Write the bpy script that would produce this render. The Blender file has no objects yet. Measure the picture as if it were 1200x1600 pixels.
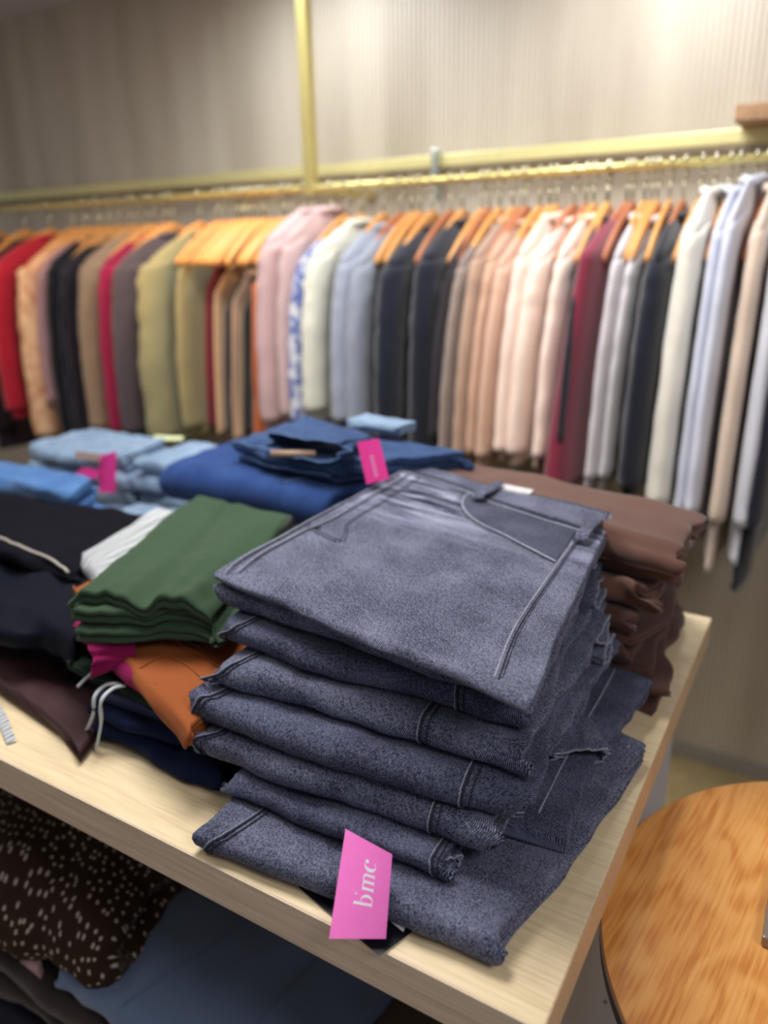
import bpy, bmesh, math, random
from mathutils import Vector, Matrix, noise
PI = math.pi
random.seed(7)
C = bpy.context.scene.collection
SC = bpy.context.scene

# ------------------------------------------------------------------ camera
TT = 0.85                      # height of the display table top above the floor
CAMZ = TT + 0.5
FPX = 1192.8
PITCH, YAW, ROLL = 0.3285, 0.54163, -0.01776
fw = Vector((-math.sin(YAW)*math.cos(PITCH), math.cos(YAW)*math.cos(PITCH), -math.sin(PITCH)))
r0 = Vector((math.cos(YAW), math.sin(YAW), 0)); u0 = r0.cross(fw)
rt = r0*math.cos(ROLL)+u0*math.sin(ROLL); up = -r0*math.sin(ROLL)+u0*math.cos(ROLL)
cd = bpy.data.cameras.new('camera'); cam = bpy.data.objects.new('camera', cd); C.objects.link(cam)
m = Matrix.Identity(4)
for i in range(3):
    m[i][0] = rt[i]; m[i][1] = up[i]; m[i][2] = -fw[i]
m[0][3], m[1][3], m[2][3] = 0, 0, CAMZ
cam.matrix_world = m
cd.sensor_fit = 'VERTICAL'; cd.sensor_height = 36; cd.lens = FPX/1600*36
cd.clip_start = 0.02; cd.clip_end = 60
cd.dof.use_dof = True; cd.dof.focus_distance = 0.66; cd.dof.aperture_fstop = 2.6
SC.camera = cam

def at(px, py, z):             # a place of the photo on the level z (measured from the table top)
    d = fw+rt*((px-600)/FPX)-up*((py-800)/FPX); t = (z-0.5)/d.z
    return Vector((d.x*t, d.y*t, z+TT))
def aty(px, py, Y):
    d = fw+rt*((px-600)/FPX)-up*((py-800)/FPX); t = Y/d.y
    return Vector((d.x*t, Y, CAMZ+d.z*t))

# ------------------------------------------------------------------ world, lights, exposure
w = bpy.data.worlds.new('world'); SC.world = w; w.use_nodes = True
w.node_tree.nodes['Background'].inputs[0].default_value = (0.85, 0.87, 1.0, 1)
w.node_tree.nodes['Background'].inputs[1].default_value = 0.19
SC.view_settings.view_transform = 'Standard'; SC.view_settings.look = 'None'
SC.view_settings.gamma = 1; SC.view_settings.use_curve_mapping = False
SC.view_settings.exposure = 0.55

def area(name, loc, size, power, col=(1,1,1), target=None, sy=None, spread=None):
    l = bpy.data.lights.new(name, 'AREA'); l.energy = power; l.color = col; l.size = size
    if sy: l.shape = 'RECTANGLE'; l.size_y = sy
    if spread: l.spread = spread
    o = bpy.data.objects.new(name, l); C.objects.link(o); o.location = loc
    d = (Vector(target)-Vector(loc)) if target else Vector((0,0,-1))
    o.rotation_euler = d.to_track_quat('-Z', 'Y').to_euler()
    return o
def spot(name, loc, target, power, col, ang, blend=0.8, rad=0.04):
    l = bpy.data.lights.new(name, 'SPOT'); l.energy = power; l.color = col; l.spot_size = ang; l.spot_blend = blend
    l.shadow_soft_size = rad
    o = bpy.data.objects.new(name, l); C.objects.link(o); o.location = loc
    o.rotation_euler = (Vector(target)-Vector(loc)).to_track_quat('-Z', 'Y').to_euler()
    return o
CEIL = TT+1.29
area('ceiling_panel_light', (-0.75, 0.75, CEIL-0.03), 0.5, 12, (1.0, 0.97, 0.93), sy=0.5)
area('ceiling_panel_light', (0.9, 0.1, CEIL-0.03), 0.6, 8, (1.0, 0.97, 0.94), sy=0.6)
area('ceiling_panel_light', (-1.9, 0.2, CEIL-0.03), 0.6, 6, (1.0, 0.95, 0.88), sy=0.6)
for x, p, c in ((-1.25, 26, (0.88, 0.94, 1.0)), (-0.42, 24, (0.93, 0.96, 1.0))):
    spot('wall_washer_light', (x, 1.62, CEIL-0.02), (x, 1.95, TT+0.55), p, c, 2.7, 1.0, 0.12)
spot('rack_spot_light', (-0.25, 0.75, CEIL-0.02), (-0.35, 1.5, TT+0.3), 16, (1.0, 0.96, 0.92), 1.15, 0.9)
spot('rack_spot_light', (-0.95, 0.75, CEIL-0.02), (-0.95, 1.5, TT+0.3), 14, (1.0, 0.95, 0.9), 1.1, 0.9)
spot('rack_spot_light', (-1.45, 0.95, CEIL-0.02), (-1.5, 1.6, TT+0.45), 36, (1.0, 0.60, 0.24), 0.70, 0.9)
spot('rack_spot_light', (-2.1, 0.95, CEIL-0.02), (-2.2, 1.6, TT+0.45), 13, (1.0, 0.66, 0.3), 0.9, 0.9)

# ------------------------------------------------------------------ materials
def mat(name, rough=0.8, spec=0.3, metal=0.0):
    m = bpy.data.materials.new(name); m.use_nodes = True
    b = m.node_tree.nodes['Principled BSDF']
    b.inputs['Roughness'].default_value = rough; b.inputs['Specular IOR Level'].default_value = spec
    b.inputs['Metallic'].default_value = metal
    return m, m.node_tree, b
def N(nt, t, **kw):
    n = nt.nodes.new(t)
    for k, v in kw.items():
        if k in n.inputs: n.inputs[k].default_value = v
        else: setattr(n, k, v)
    return n
def ramp(nt, stops):
    r = nt.nodes.new('ShaderNodeValToRGB'); e = r.color_ramp.elements
    while len(e) < len(stops): e.new(0.5)
    for el, (p, c) in zip(e, stops): el.position = p; el.color = (*c, 1) if len(c) == 3 else c
    return r
def srgb(r, g, b):
    f = lambda c: (c/255/12.92) if c/255 <= 0.04045 else ((c/255+0.055)/1.055)**2.4
    return (f(r), f(g), f(b))
def mul(c, k): return tuple(min(1, x*k) for x in c)
_cache = {}
def cloth(col, rough=0.9, weave=900, bump=0.15, var=0.12, sheen=0.10, rib=0, spec=0.2):
    key = ('c', col, rough, weave, bump, rib)
    if key in _cache: return _cache[key]
    m, nt, b = mat('cloth', rough, spec); L = nt.links.new
    at_ = N(nt, 'ShaderNodeAttribute', attribute_name='fab')
    n1 = N(nt, 'ShaderNodeTexNoise', Scale=weave, Detail=2.0); n2 = N(nt, 'ShaderNodeTexNoise', Scale=9.0, Detail=3.0)
    L(at_.outputs['Vector'], n1.inputs['Vector']); L(at_.outputs['Vector'], n2.inputs['Vector'])
    mx = N(nt, 'ShaderNodeMath', operation='ADD'); L(n1.outputs[0], mx.inputs[0]); L(n2.outputs[0], mx.inputs[1])
    mm = N(nt, 'ShaderNodeMath', operation='MULTIPLY'); mm.inputs[1].default_value = 0.5; L(mx.outputs[0], mm.inputs[0])
    c = srgb(*col)
    r = ramp(nt, [(0.3, mul(c, 1-var*2)), (0.5, c), (0.7, mul(c, 1+var*2))]); L(mm.outputs[0], r.inputs[0])
    L(r.outputs[0], b.inputs['Base Color'])
    bp = N(nt, 'ShaderNodeBump', Strength=bump, Distance=0.0015)
    if rib:
        wv = N(nt, 'ShaderNodeTexWave', Scale=rib, Distortion=0.4, bands_direction='X'); L(at_.outputs['Vector'], wv.inputs['Vector'])
        L(wv.outputs[1], bp.inputs['Height']); bp.inputs['Strength'].default_value = 1.0; bp.inputs['Distance'].default_value = 0.012
    else: L(n1.outputs[0], bp.inputs['Height'])
    L(bp.outputs[0], b.inputs['Normal'])
    b.inputs['Sheen Weight'].default_value = sheen; b.inputs['Sheen Roughness'].default_value = 0.5
    _cache[key] = m; return m
def denim(dark, mid, light, pitch=0.0013, whisk=False):
    key = ('d', dark, mid, light, whisk)
    if key in _cache: return _cache[key]
    m, nt, b = mat('denim', 0.88, 0.15); L = nt.links.new
    a = N(nt, 'ShaderNodeAttribute', attribute_name='fab')
    mp = N(nt, 'ShaderNodeMapping'); mp.inputs['Rotation'].default_value = (0, 0, math.radians(-38)); L(a.outputs['Vector'], mp.inputs['Vector'])
    # twill ribs, broken up by slub noise stretched along each rib
    wv = N(nt, 'ShaderNodeTexWave', Scale=0.314/pitch, Distortion=1.6, Detail=1.0, bands_direction='X'); wv.inputs['Detail Scale'].default_value = 1.2
    L(mp.outputs[0], wv.inputs['Vector'])
    mp2 = N(nt, 'ShaderNodeMapping'); mp2.inputs['Scale'].default_value = (1300, 520, 1300); L(mp.outputs[0], mp2.inputs['Vector'])
    n1 = N(nt, 'ShaderNodeTexNoise', Scale=1.0, Detail=2.0); L(mp2.outputs[0], n1.inputs['Vector'])
    n2 = N(nt, 'ShaderNodeTexNoise', Scale=22.0, Detail=4.0); L(a.outputs['Vector'], n2.inputs['Vector'])
    n3 = N(nt, 'ShaderNodeTexNoise', Scale=260.0, Detail=2.0); L(a.outputs['Vector'], n3.inputs['Vector'])
    def madd(x, k, y):
        q = N(nt, 'ShaderNodeMath', operation='MULTIPLY_ADD'); L(x, q.inputs[0]); q.inputs[1].default_value = k
        if y is None: q.inputs[2].default_value = 0
        else: L(y, q.inputs[2])
        return q.outputs[0]
    s = madd(wv.outputs[1], 0.34, None); s = madd(n1.outputs[0], 0.72, s); s = madd(n2.outputs[0], 0.24, s); s = madd(n3.outputs[0], 0.16, s)
    if whisk:                                                 # washed whiskers by the fly and worn light patches near the waistband
        mp3 = N(nt, 'ShaderNodeMapping'); mp3.inputs['Rotation'].default_value = (0, 0, math.radians(35)); mp3.inputs['Scale'].default_value = (9, 70, 1); L(a.outputs['Vector'], mp3.inputs['Vector'])
        nw = N(nt, 'ShaderNodeTexNoise', Scale=1.0, Detail=3.0, Distortion=0.6); L(mp3.outputs[0], nw.inputs['Vector'])
        sx = N(nt, 'ShaderNodeSeparateXYZ'); L(a.outputs['Vector'], sx.inputs[0])
        mr = N(nt, 'ShaderNodeMapRange'); L(sx.outputs[1], mr.inputs[0]); mr.inputs[1].default_value = 0.25; mr.inputs[2].default_value = 0.08; mr.interpolation_type = 'SMOOTHSTEP'
        mr2 = N(nt, 'ShaderNodeMapRange'); L(sx.outputs[0], mr2.inputs[0]); mr2.inputs[1].default_value = 0.22; mr2.inputs[2].default_value = 0.06; mr2.interpolation_type = 'SMOOTHSTEP'; mr2.inputs[3].default_value = 0.35
        q1 = N(nt, 'ShaderNodeMath', operation='MULTIPLY'); L(mr.outputs[0], q1.inputs[0]); L(mr2.outputs[0], q1.inputs[1])
        q2 = N(nt, 'ShaderNodeMath', operation='SUBTRACT'); L(nw.outputs[0], q2.inputs[0]); q2.inputs[1].default_value = 0.42
        q3 = N(nt, 'ShaderNodeMath', operation='MULTIPLY'); L(q1.outputs[0], q3.inputs[0]); L(q2.outputs[0], q3.inputs[1])
        s = madd(q3.outputs[0], 2.3, s)
    r = ramp(nt, [(0.58, srgb(*dark)), (0.76, srgb(*mid)), (0.97, srgb(*light))]); L(s, r.inputs[0])
    L(r.outputs[0], b.inputs['Base Color'])
    bp = N(nt, 'ShaderNodeBump', Strength=0.35, Distance=0.0008); L(s, bp.inputs['Height']); L(bp.outputs[0], b.inputs['Normal'])
    b.inputs['Sheen Weight'].default_value = 0.05
    _cache[key] = m; return m
def plain(name, col, rough=0.5, metal=0.0, spec=0.4, bump=0):
    key = ('p', name, col)
    if key in _cache: return _cache[key]
    m, nt, b = mat(name, rough, spec, metal)
    n = N(nt, 'ShaderNodeTexNoise', Scale=60.0); tc = N(nt, 'ShaderNodeTexCoord'); nt.links.new(tc.outputs['Object'], n.inputs['Vector'])
    c = srgb(*col); r = ramp(nt, [(0.3, mul(c, 0.96)), (0.7, mul(c, 1.03))]); nt.links.new(n.outputs[0], r.inputs[0])
    nt.links.new(r.outputs[0], b.inputs['Base Color'])
    _cache[key] = m; return m
def wood(name, c1, c2, c3, scale=(1,1,1), rot=0, rough=0.45, dist=3.0, grain=70, spec=0.4, gs=(8, 1, 8)):
    m, nt, b = mat(name, rough, spec); L = nt.links.new
    tc = N(nt, 'ShaderNodeTexCoord'); mp = N(nt, 'ShaderNodeMapping'); mp.inputs['Scale'].default_value = scale
    mp.inputs['Rotation'].default_value = (0, 0, rot); L(tc.outputs['Object'], mp.inputs['Vector'])
    n0 = N(nt, 'ShaderNodeTexNoise', Scale=3.0, Detail=3.0, Distortion=dist*0.3); L(mp.outputs[0], n0.inputs['Vector'])
    wv = N(nt, 'ShaderNodeMath', operation='SINE'); mk = N(nt, 'ShaderNodeMath', operation='MULTIPLY'); mk.inputs[1].default_value = 70
    L(n0.outputs[0], mk.inputs[0]); L(mk.outputs[0], wv.inputs[0])
    mp2 = N(nt, 'ShaderNodeMapping'); mp2.inputs['Scale'].default_value = gs; L(mp.outputs[0], mp2.inputs['Vector'])
    nf = N(nt, 'ShaderNodeTexNoise', Scale=float(grain), Detail=4.0, Roughness=0.6); L(mp2.outputs[0], nf.inputs['Vector'])
    a1 = N(nt, 'ShaderNodeMath', operation='MULTIPLY_ADD'); L(wv.outputs[0], a1.inputs[0]); a1.inputs[1].default_value = 0.10*dist/3; L(nf.outputs[0], a1.inputs[2])
    n4 = N(nt, 'ShaderNodeTexNoise', Scale=2.2, Detail=2.0); L(mp.outputs[0], n4.inputs['Vector'])
    a2 = N(nt, 'ShaderNodeMath', operation='MULTIPLY_ADD'); L(n4.outputs[0], a2.inputs[0]); a2.inputs[1].default_value = 0.22; L(a1.outputs[0], a2.inputs[2])
    r = ramp(nt, [(0.38, srgb(*c1)), (0.60, srgb(*c2)), (0.82, srgb(*c3))]); L(a2.outputs[0], r.inputs[0])
    L(r.outputs[0], b.inputs['Base Color'])
    bp = N(nt, 'ShaderNodeBump', Strength=0.12, Distance=0.001); L(nf.outputs[0], bp.inputs['Height']); L(bp.outputs[0], b.inputs['Normal'])
    return m

# ------------------------------------------------------------------ object helpers
def tag(o, label=None, cat=None, group=None, kind=None):
    if label: o['label'] = label
    if cat: o['category'] = cat
    if group: o['group'] = group
    if kind: o['kind'] = kind
    return o
def empty(name, loc, label=None, cat=None, group=None):
    o = bpy.data.objects.new(name, None); C.objects.link(o); o.location = loc; o.empty_display_size = 0.05
    return tag(o, label, cat, group)
def mk(name, verts, faces, m, parent=None, fab=None, smooth=True):
    me = bpy.data.meshes.new(name); me.from_pydata([tuple(v) for v in verts], [], faces)
    if smooth: me.polygons.foreach_set('use_smooth', [True]*len(me.polygons))
    if fab is None: fab = verts
    a = me.attributes.new('fab', 'FLOAT_VECTOR', 'POINT')
    a.data.foreach_set('vector', [c for v in fab for c in v])
    me.materials.append(m); me.update()
    o = bpy.data.objects.new(name, me); C.objects.link(o)
    if parent is not None:
        o.parent = parent; o.matrix_parent_inverse = Matrix.Translation(-wloc(parent))
    return o
def wloc(o):
    v = Vector(o.location)
    while o.parent is not None:
        v = v + o.matrix_parent_inverse.translation + Vector(o.parent.location); o = o.parent
    return v
class MB:
    def __init__(s): s.v = []; s.f = []
    def add(s, v, f):
        k = len(s.v); s.v += [Vector(x) for x in v]; s.f += [tuple(i+k for i in q) for q in f]; return s
    def box(s, lo, hi, bev=0.0):
        x0,y0,z0 = lo; x1,y1,z1 = hi; bm = bmesh.new(); bmesh.ops.create_cube(bm, size=1)
        for v in bm.verts: v.co = Vector(((x0+x1)/2+v.co.x*(x1-x0), (y0+y1)/2+v.co.y*(y1-y0), (z0+z1)/2+v.co.z*(z1-z0)))
        if bev: bmesh.ops.bevel(bm, geom=bm.edges[:], offset=bev, segments=2, affect='EDGES', profile=0.5)
        bm.verts.index_update(); s.add([v.co.copy() for v in bm.verts], [tuple(v.index for v in f.verts) for f in bm.faces]); bm.free(); return s
    def tube(s, pts, rad, n=8, caps=True, flat=1.0):
        pts = [Vector(p) for p in pts]; k0 = len(s.v); ref = Vector((0,0,1))
        for i, p in enumerate(pts):
            t = (pts[min(i+1, len(pts)-1)]-pts[max(i-1, 0)]).normalized()
            a = t.cross(ref)
            if a.length < 0.15: a = t.cross(Vector((1,0,0)))
            a.normalize(); b = a.cross(t)
            r = rad[i] if isinstance(rad, (list, tuple)) else rad
            for j in range(n):
                q = 2*PI*j/n; s.v.append(p+a*(r*math.cos(q))+b*(r*flat*math.sin(q)))
        for i in range(len(pts)-1):
            for j in range(n):
                a0 = k0+i*n+j; a1 = k0+i*n+(j+1) % n; s.f.append((a0, a1, a1+n, a0+n))
        if caps:
            s.f.append(tuple(k0+j for j in range(n))[::-1]); s.f.append(tuple(k0+(len(pts)-1)*n+j for j in range(n)))
        return s
    def cyl(s, c, r0, r1, z0, z1, n=64):
        k = len(s.v)
        for z, r in ((z0, r0), (z1, r1)):
            for j in range(n): q = 2*PI*j/n; s.v.append(Vector((c[0]+r*math.cos(q), c[1]+r*math.sin(q), z)))
        for j in range(n): s.f.append((k+j, k+(j+1) % n, k+n+(j+1) % n, k+n+j))
        s.f.append(tuple(range(k, k+n))[::-1]); s.f.append(tuple(range(k+n, k+2*n))); return s
    def build(s, name, m, parent=None, smooth=False, loc=None):
        if loc is not None: s.v = [v-Vector(loc) for v in s.v]
        o = mk(name, s.v, s.f, m, parent, smooth=smooth)
        if loc is not None: o.location = loc
        return o
def smoothpts(pts, n=8):
    pts = [Vector(p) for p in pts]; out = []
    for i in range(len(pts)-1):
        p0 = pts[max(i-1, 0)]; p1 = pts[i]; p2 = pts[i+1]; p3 = pts[min(i+2, len(pts)-1)]
        for k in range(n):
            t = k/n; out.append(0.5*((2*p1)+(-p0+p2)*t+(2*p0-5*p1+4*p2-p3)*t*t+(-p0+3*p1-3*p2+p3)*t**3))
    out.append(pts[-1]); return out
def nz(x, y=0.0, z=0.0): return noise.noise(Vector((x, y, z)))

# a flattened cloth tube folded to and fro; returns the object and its top surface function
def folded(name, FL, FR, BL, BR, thick, layers, m, parent=None, lobes=2, wr=0.002, wf=14, side=0.006, nose=0.006,
           seed=0, sag=None, NU=64, hang=0.0, puff=0.0, origin=None, crease=None):
    FL, FR, BL, BR = [Vector(p) for p in (FL, FR, BL, BR)]
    D = ((BL-FL).length+(BR-FR).length)/2; W = ((FR-FL).length+(BR-BL).length)/2
    t = thick/layers; R = t/2; path = []                      # (y, w, nx, nw, s)
    s = 0; step = max(D/62, 0.004)
    for L in range(layers):
        wc = thick-t*(L+0.5); n = max(6, int((D-2*R)/(step if L == 0 else step*2)))
        ys = [R+(D-2*R)*i/n for i in range(n+1)]
        if L % 2 == 0: ys = ys[::-1]
        nn = 1 if L % 2 == 0 else -1
        for i, y in enumerate(ys):
            if i: s += abs(ys[i]-ys[i-1])
            path.append((y, wc, 0, nn, s, L))
        if L < layers-1:
            for k in range(1, 8):                              # half circle joining this layer to the next one down
                a = PI*k/8; sgn = -1 if L % 2 == 0 else 1
                yc = R if L % 2 == 0 else D-R; cy = yc+sgn*R*math.sin(a); cw = (wc-R)+R*math.cos(a)
                s += R*PI/8*1.3
                path.append((cy, cw, sgn*math.sin(a), math.cos(a), s, L+k/8))
    def P(u, y, wv, L=0.0):
        v = y/D
        p = (FL*(1-u)+FR*u)*(1-v)+(BL*(1-u)+BR*u)*v
        uu, yy = u*W, y
        sd = seed*7.31
        hgt = wv/thick
        z = wr*nz(uu*wf+sd, yy*wf*0.6, L*3)*(0.4+0.6*hgt)+wr*0.5*nz(uu*wf*2.7, yy*wf*2.2+sd, L*5)
        if puff: z += puff*hgt*max(0, math.sin(PI*min(max(u, 0), 1)))**0.5*max(0, math.sin(PI*min(max(v, 0), 1)))**0.5
        if sag: z += sag(p.x, p.y)
        if crease: z += crease(u, v)*hgt
        p = p+Vector((0, 0, wv+z-hang*hgt*max(0, 1-v*5)**2))
        ed = (u-0.5)*2; ed = ed*abs(ed)**5
        lat = (FR-FL).normalized(); dep = (FL-BL).normalized()
        p += lat*(ed*side*(1.5*nz(yy*7+sd, L*1.9+sd, 3)+0.25*nz(yy*30, L*1.9, 9+sd)))
        fr = max(0, 1-v*3)**2
        p += dep*(fr*nose*(nz(uu*9+sd, L*0.8+sd, 1.7)+0.35*nz(uu*31, L+sd, 5)))
        return p
    h = t/2*0.97; ring = []                                    # (du metres outside, u, h)
    for i in range(NU+1): ring.append((0, i/NU, h))
    lr = h/lobes
    for l in range(lobes):
        hc = h-lr*(2*l+1)
        for k in range(1, 6): a = PI*k/6; ring.append((lr*math.sin(a)*1.3, 1, hc+lr*math.cos(a)))
        if l < lobes-1: ring.append((-lr*0.6, 1, hc-lr))
    nb = max(8, NU//3)
    for i in range(nb+1): ring.append((0, 1-i/nb, -h))
    for l in range(lobes):
        hc = -h+lr*(2*l+1)
        for k in range(1, 6): a = PI*k/6; ring.append((-lr*math.sin(a)*1.3, 0, hc-lr*math.cos(a)))
        if l < lobes-1: ring.append((lr*0.6, 0, hc+lr))
    V = []; F = []; FB = []; M = len(ring)
    for (y, wc, ny, nw, s_, L) in path:
        for (du, u, hh) in ring:
            u_ = u+du/W
            lw = wc+nw*hh; ly = y+ny*hh
            V.append(P(u_, ly, lw, L)); FB.append((u*W+du+(0.7 if hh < 0 else 0), s_, seed*0.37))
    for i in range(len(path)-1):
        for j in range(M):
            a = i*M+j; b = i*M+(j+1) % M; F.append((a, a+M, b+M, b))
    F.append(tuple(range(M))); F.append(tuple(range((len(path)-1)*M, len(path)*M))[::-1])
    org = Vector(origin) if origin else (FL+FR+BL+BR)/4
    if parent is None: V = [v-org for v in V]
    o = mk(name, V, F, m, parent, fab=FB)
    if parent is None: o.location = org
    top = lambda u, v, off=0.0: P(u, v*D, thick, 0.0)+Vector((0, 0, off))
    top.D = D; top.W = W
    def side_pt(u, y, wv, L): return P(u, y, wv, L)
    return o, top, P
def on_surface_tube(name, top, uvs, rad, m, parent, off=0.0, n=6, sm=6, flat=0.7):
    pts = smoothpts([Vector((u, v, 0)) for u, v in uvs], sm)
    return MB().tube([top(p.x, p.y, off) for p in pts], rad, n, flat=flat).build(name, m, parent, smooth=True)
def stitches(top, uvs, m, parent, off=0.001, dash=0.0026, gap=0.0012, rad=0.00035, name='stitching'):
    pts = smoothpts([Vector((u, v, 0)) for u, v in uvs], 24); P3 = [top(p.x, p.y, off) for p in pts]
    mb = MB(); acc = 0; cur = []
    for a, b in zip(P3, P3[1:]):
        L = (b-a).length; k = max(1, int(L/0.0006))
        for i in range(k):
            p = a.lerp(b, i/k); acc += L/k
            if acc % (dash+gap) < dash: cur.append(p)
            else:
                if len(cur) > 1: mb.tube([cur[0], cur[-1]], rad, 4)
                cur = []
    if mb.v: return mb.build(name, m, parent, smooth=True)
def strip_on(name, top, fn, nu, nv, m, parent, off, thick=0.001, fabscale=1.0):
    # a patch laid on the surface: fn(a, b) -> (u, v)
    V = []; FB = []; F = []
    for i in range(nu+1):
        for j in range(nv+1):
            a, b = i/nu, j/nv; u, v = fn(a, b); e = min(a, 1-a, b, 1-b)
            V.append(top(u, v, off+thick*min(1, e*8))); FB.append((u*top.W+0.03, v*top.D, 0.5))
    k = len(V)
    for i in range(nu+1):
        for j in range(nv+1): V.append(V[i*(nv+1)+j]-Vector((0, 0, off+thick+0.001))); FB.append(FB[i*(nv+1)+j])
    idx = lambda i, j: i*(nv+1)+j
    for i in range(nu):
        for j in range(nv):
            q = (idx(i, j), idx(i+1, j), idx(i+1, j+1), idx(i, j+1)); F.append(q); F.append(tuple(k+x for x in q[::-1]))
    for i in range(nu):
        F.append((idx(i, 0), k+idx(i, 0), k+idx(i+1, 0), idx(i+1, 0))); F.append((idx(i, nv), idx(i+1, nv), k+idx(i+1, nv), k+idx(i, nv)))
    for j in range(nv):
        F.append((idx(0, j), idx(0, j+1), k+idx(0, j+1), k+idx(0, j))); F.append((idx(nu, j), k+idx(nu, j), k+idx(nu, j+1), idx(nu, j+1)))
    return mk(name, V, F, m, parent, fab=FB)

# ------------------------------------------------------------------ the room
WALLY = 1.978
def struct(mb, name, m): o = mb.build(name, m); o['kind'] = 'structure'; return o
# ribbed wood wall: real grooves, one mesh
m_wall, nt, b = mat('ribbed_wall', 0.42, 0.5)
tc = N(nt, 'ShaderNodeTexCoord'); mp = N(nt, 'ShaderNodeMapping'); mp.inputs['Scale'].default_value = (6, 1, 0.7); nt.links.new(tc.outputs['Object'], mp.inputs['Vector'])
n = N(nt, 'ShaderNodeTexNoise', Scale=1.2, Detail=3.0); nt.links.new(mp.outputs[0], n.inputs['Vector'])
r = ramp(nt, [(0.3, srgb(180, 168, 150)), (0.5, srgb(197, 186, 168)), (0.7, srgb(207, 197, 180))]); nt.links.new(n.outputs[0], r.inputs[0]); nt.links.new(r.outputs[0], b.inputs['Base Color'])
V = []; F = []; pitch = 0.0135; x = -4.6; n = 0
prof = [(0, 0.0045), (0.0022, 0.0045), (0.0032, 0.0005), (0.0062, 0), (0.0098, 0), (0.0125, 0.0005)]
while x < 1.6:
    for dx, dy in prof:
        V.append((x+dx, WALLY+dy, 0)); V.append((x+dx, WALLY+dy, CEIL+0.4))
    x += pitch
for i in range(0, len(V)-2, 2): F.append((i, i+2, i+3, i+1))
k = len(V); V += [(-4.6, WALLY+0.05, 0), (1.6, WALLY+0.05, 0), (1.6, WALLY+0.05, CEIL+0.4), (-4.6, WALLY+0.05, CEIL+0.4)]; F.append((k, k+1, k+2, k+3))
o = mk('wall_back', V, F, m_wall, smooth=False); o['kind'] = 'structure'
m_floor = wood('floor_wood', (150, 132, 92), (168, 150, 108), (184, 168, 128), (1, 6, 1), 0, 0.5, 1.0, 12)
struct(MB().box((-4.6, -2.5, -0.05), (2.4, WALLY+0.05, 0)), 'floor', m_floor)
m_ceil = plain('ceiling_paint', (205, 200, 205), 0.9)
struct(MB().box((-4.6, -2.5, CEIL), (2.4, WALLY+0.05, CEIL+0.08)), 'ceiling', m_ceil)
struct(MB().box((-4.6, WALLY-0.02, 0), (1.6, WALLY+0.001, 0.035), 0.002), 'baseboard_back', plain('baseboard_grey', (150, 143, 133), 0.5))

m_gold = plain('brass', (214, 200, 130), 0.35, 0.55, 0.5)
m_gold_matte = plain('brass_trim', (222, 212, 150), 0.4, 0.2, 0.5)
YR = 1.68; ZR = TT+0.652
t = empty('wall_rail', (-1.2, WALLY, TT+0.72), 'long brass square bar fixed along the ribbed wall above the clothes', 'rail')
MB().box((-4.3, WALLY-0.05, TT+0.705), (1.2, WALLY-0.02, TT+0.735), 0.003).build('bar', m_gold_matte, t)
for x in (-3.2, -2.1, -1.0, 0.1): MB().box((x-0.012, WALLY-0.022, TT+0.708), (x+0.012, WALLY+0.002, TT+0.732)).build('bracket', m_gold_matte, t)
t = empty('hanging_rail', (-1.2, YR, ZR), 'thin brass hanging rail full of hanger hooks, running in front of the wall', 'rail')
MB().tube([(-4.3, YR, ZR), (1.2, YR, ZR)], 0.0085, 12).build('bar', m_gold, t, smooth=True)
px = -1.205
MB().box((px-0.010, YR, ZR-0.012), (px+0.010, WALLY+0.001, ZR+0.004), 0.002).build('bracket', m_gold, t)
MB().box((-0.985, WALLY-0.075, ZR-0.03), (-0.970, WALLY-0.05, TT+0.745), 0.002).build('clip', plain('steel', (180, 190, 185), 0.25, 0.7), t)
o = MB().box((px-0.0135, YR-0.0135, ZR-0.016), (px+0.0135, YR+0.0135, CEIL+0.001), 0.002).build('rail_post', m_gold, loc=(px, YR, ZR))
tag(o, 'vertical brass post dropping from the ceiling to the hanging rail', 'post')
m_lwood = wood('shelf_wood', (150, 112, 82), (175, 135, 100), (190, 152, 118), (1, 6, 1), 0, 0.5, 1.5, 14)
t = MB().box((-0.262, WALLY-0.16, TT+0.735), (1.0, WALLY, TT+0.765), 0.002).build('wall_shelf', m_lwood, loc=(0.3, WALLY-0.1, TT+0.75))
tag(t, 'brown wooden wall shelf end above the brass bar at the upper right', 'shelf')

# ------------------------------------------------------------------ display table
XR, YF, YB, XL = -0.107, 0.3735, 1.0735, -1.95
m_oak = wood('pale_oak', (216, 194, 156), (232, 212, 174), (240, 223, 188), (1.5, 14, 14), 0, 0.38, 0.6, 9, 0.45, (1, 3, 3))
m_oak_edge = wood('oak_edge', (180, 150, 118), (203, 174, 138), (216, 190, 155), (0.7, 9, 9), 0, 0.45, 1.0, 12, 0.4, (1, 3, 3))
m_oak_front_lit = wood('oak_front_painted_light', (206, 184, 160), (226, 206, 184), (236, 220, 202), (0.7, 9, 9), 0, 0.5, 1.0, 12, 0.4, (1, 3, 3))  # edge oak made lighter and greyer, so the front face looks more lit
m_grey = plain('grey_laminate', (200, 198, 205), 0.5)
tbl = empty('display_table', ((XL+XR)/2, (YF+YB)/2, 0), 'pale oak display table carrying the folded jeans stack', 'table')
MB().box((XL, YF, TT-0.0415), (XR, YB, TT), 0.0006).build('tabletop', m_oak, tbl)
MB().box((XL, YF-0.0012, TT-0.0412), (XR-0.0005, YF+0.0005, TT-0.0006), 0.0003).build('front_edge_band', m_oak_front_lit, tbl)
MB().box((XR-0.0005, YF, TT-0.0412), (XR+0.001, YB, TT-0.0006), 0.0003).build('side_edge_band', m_oak_edge, tbl)
MB().box((XR-0.052, YF+0.03, 0), (XR-0.030, YB-0.006, TT-0.0415), 0.001).build('side_panel', m_grey, tbl)
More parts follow.
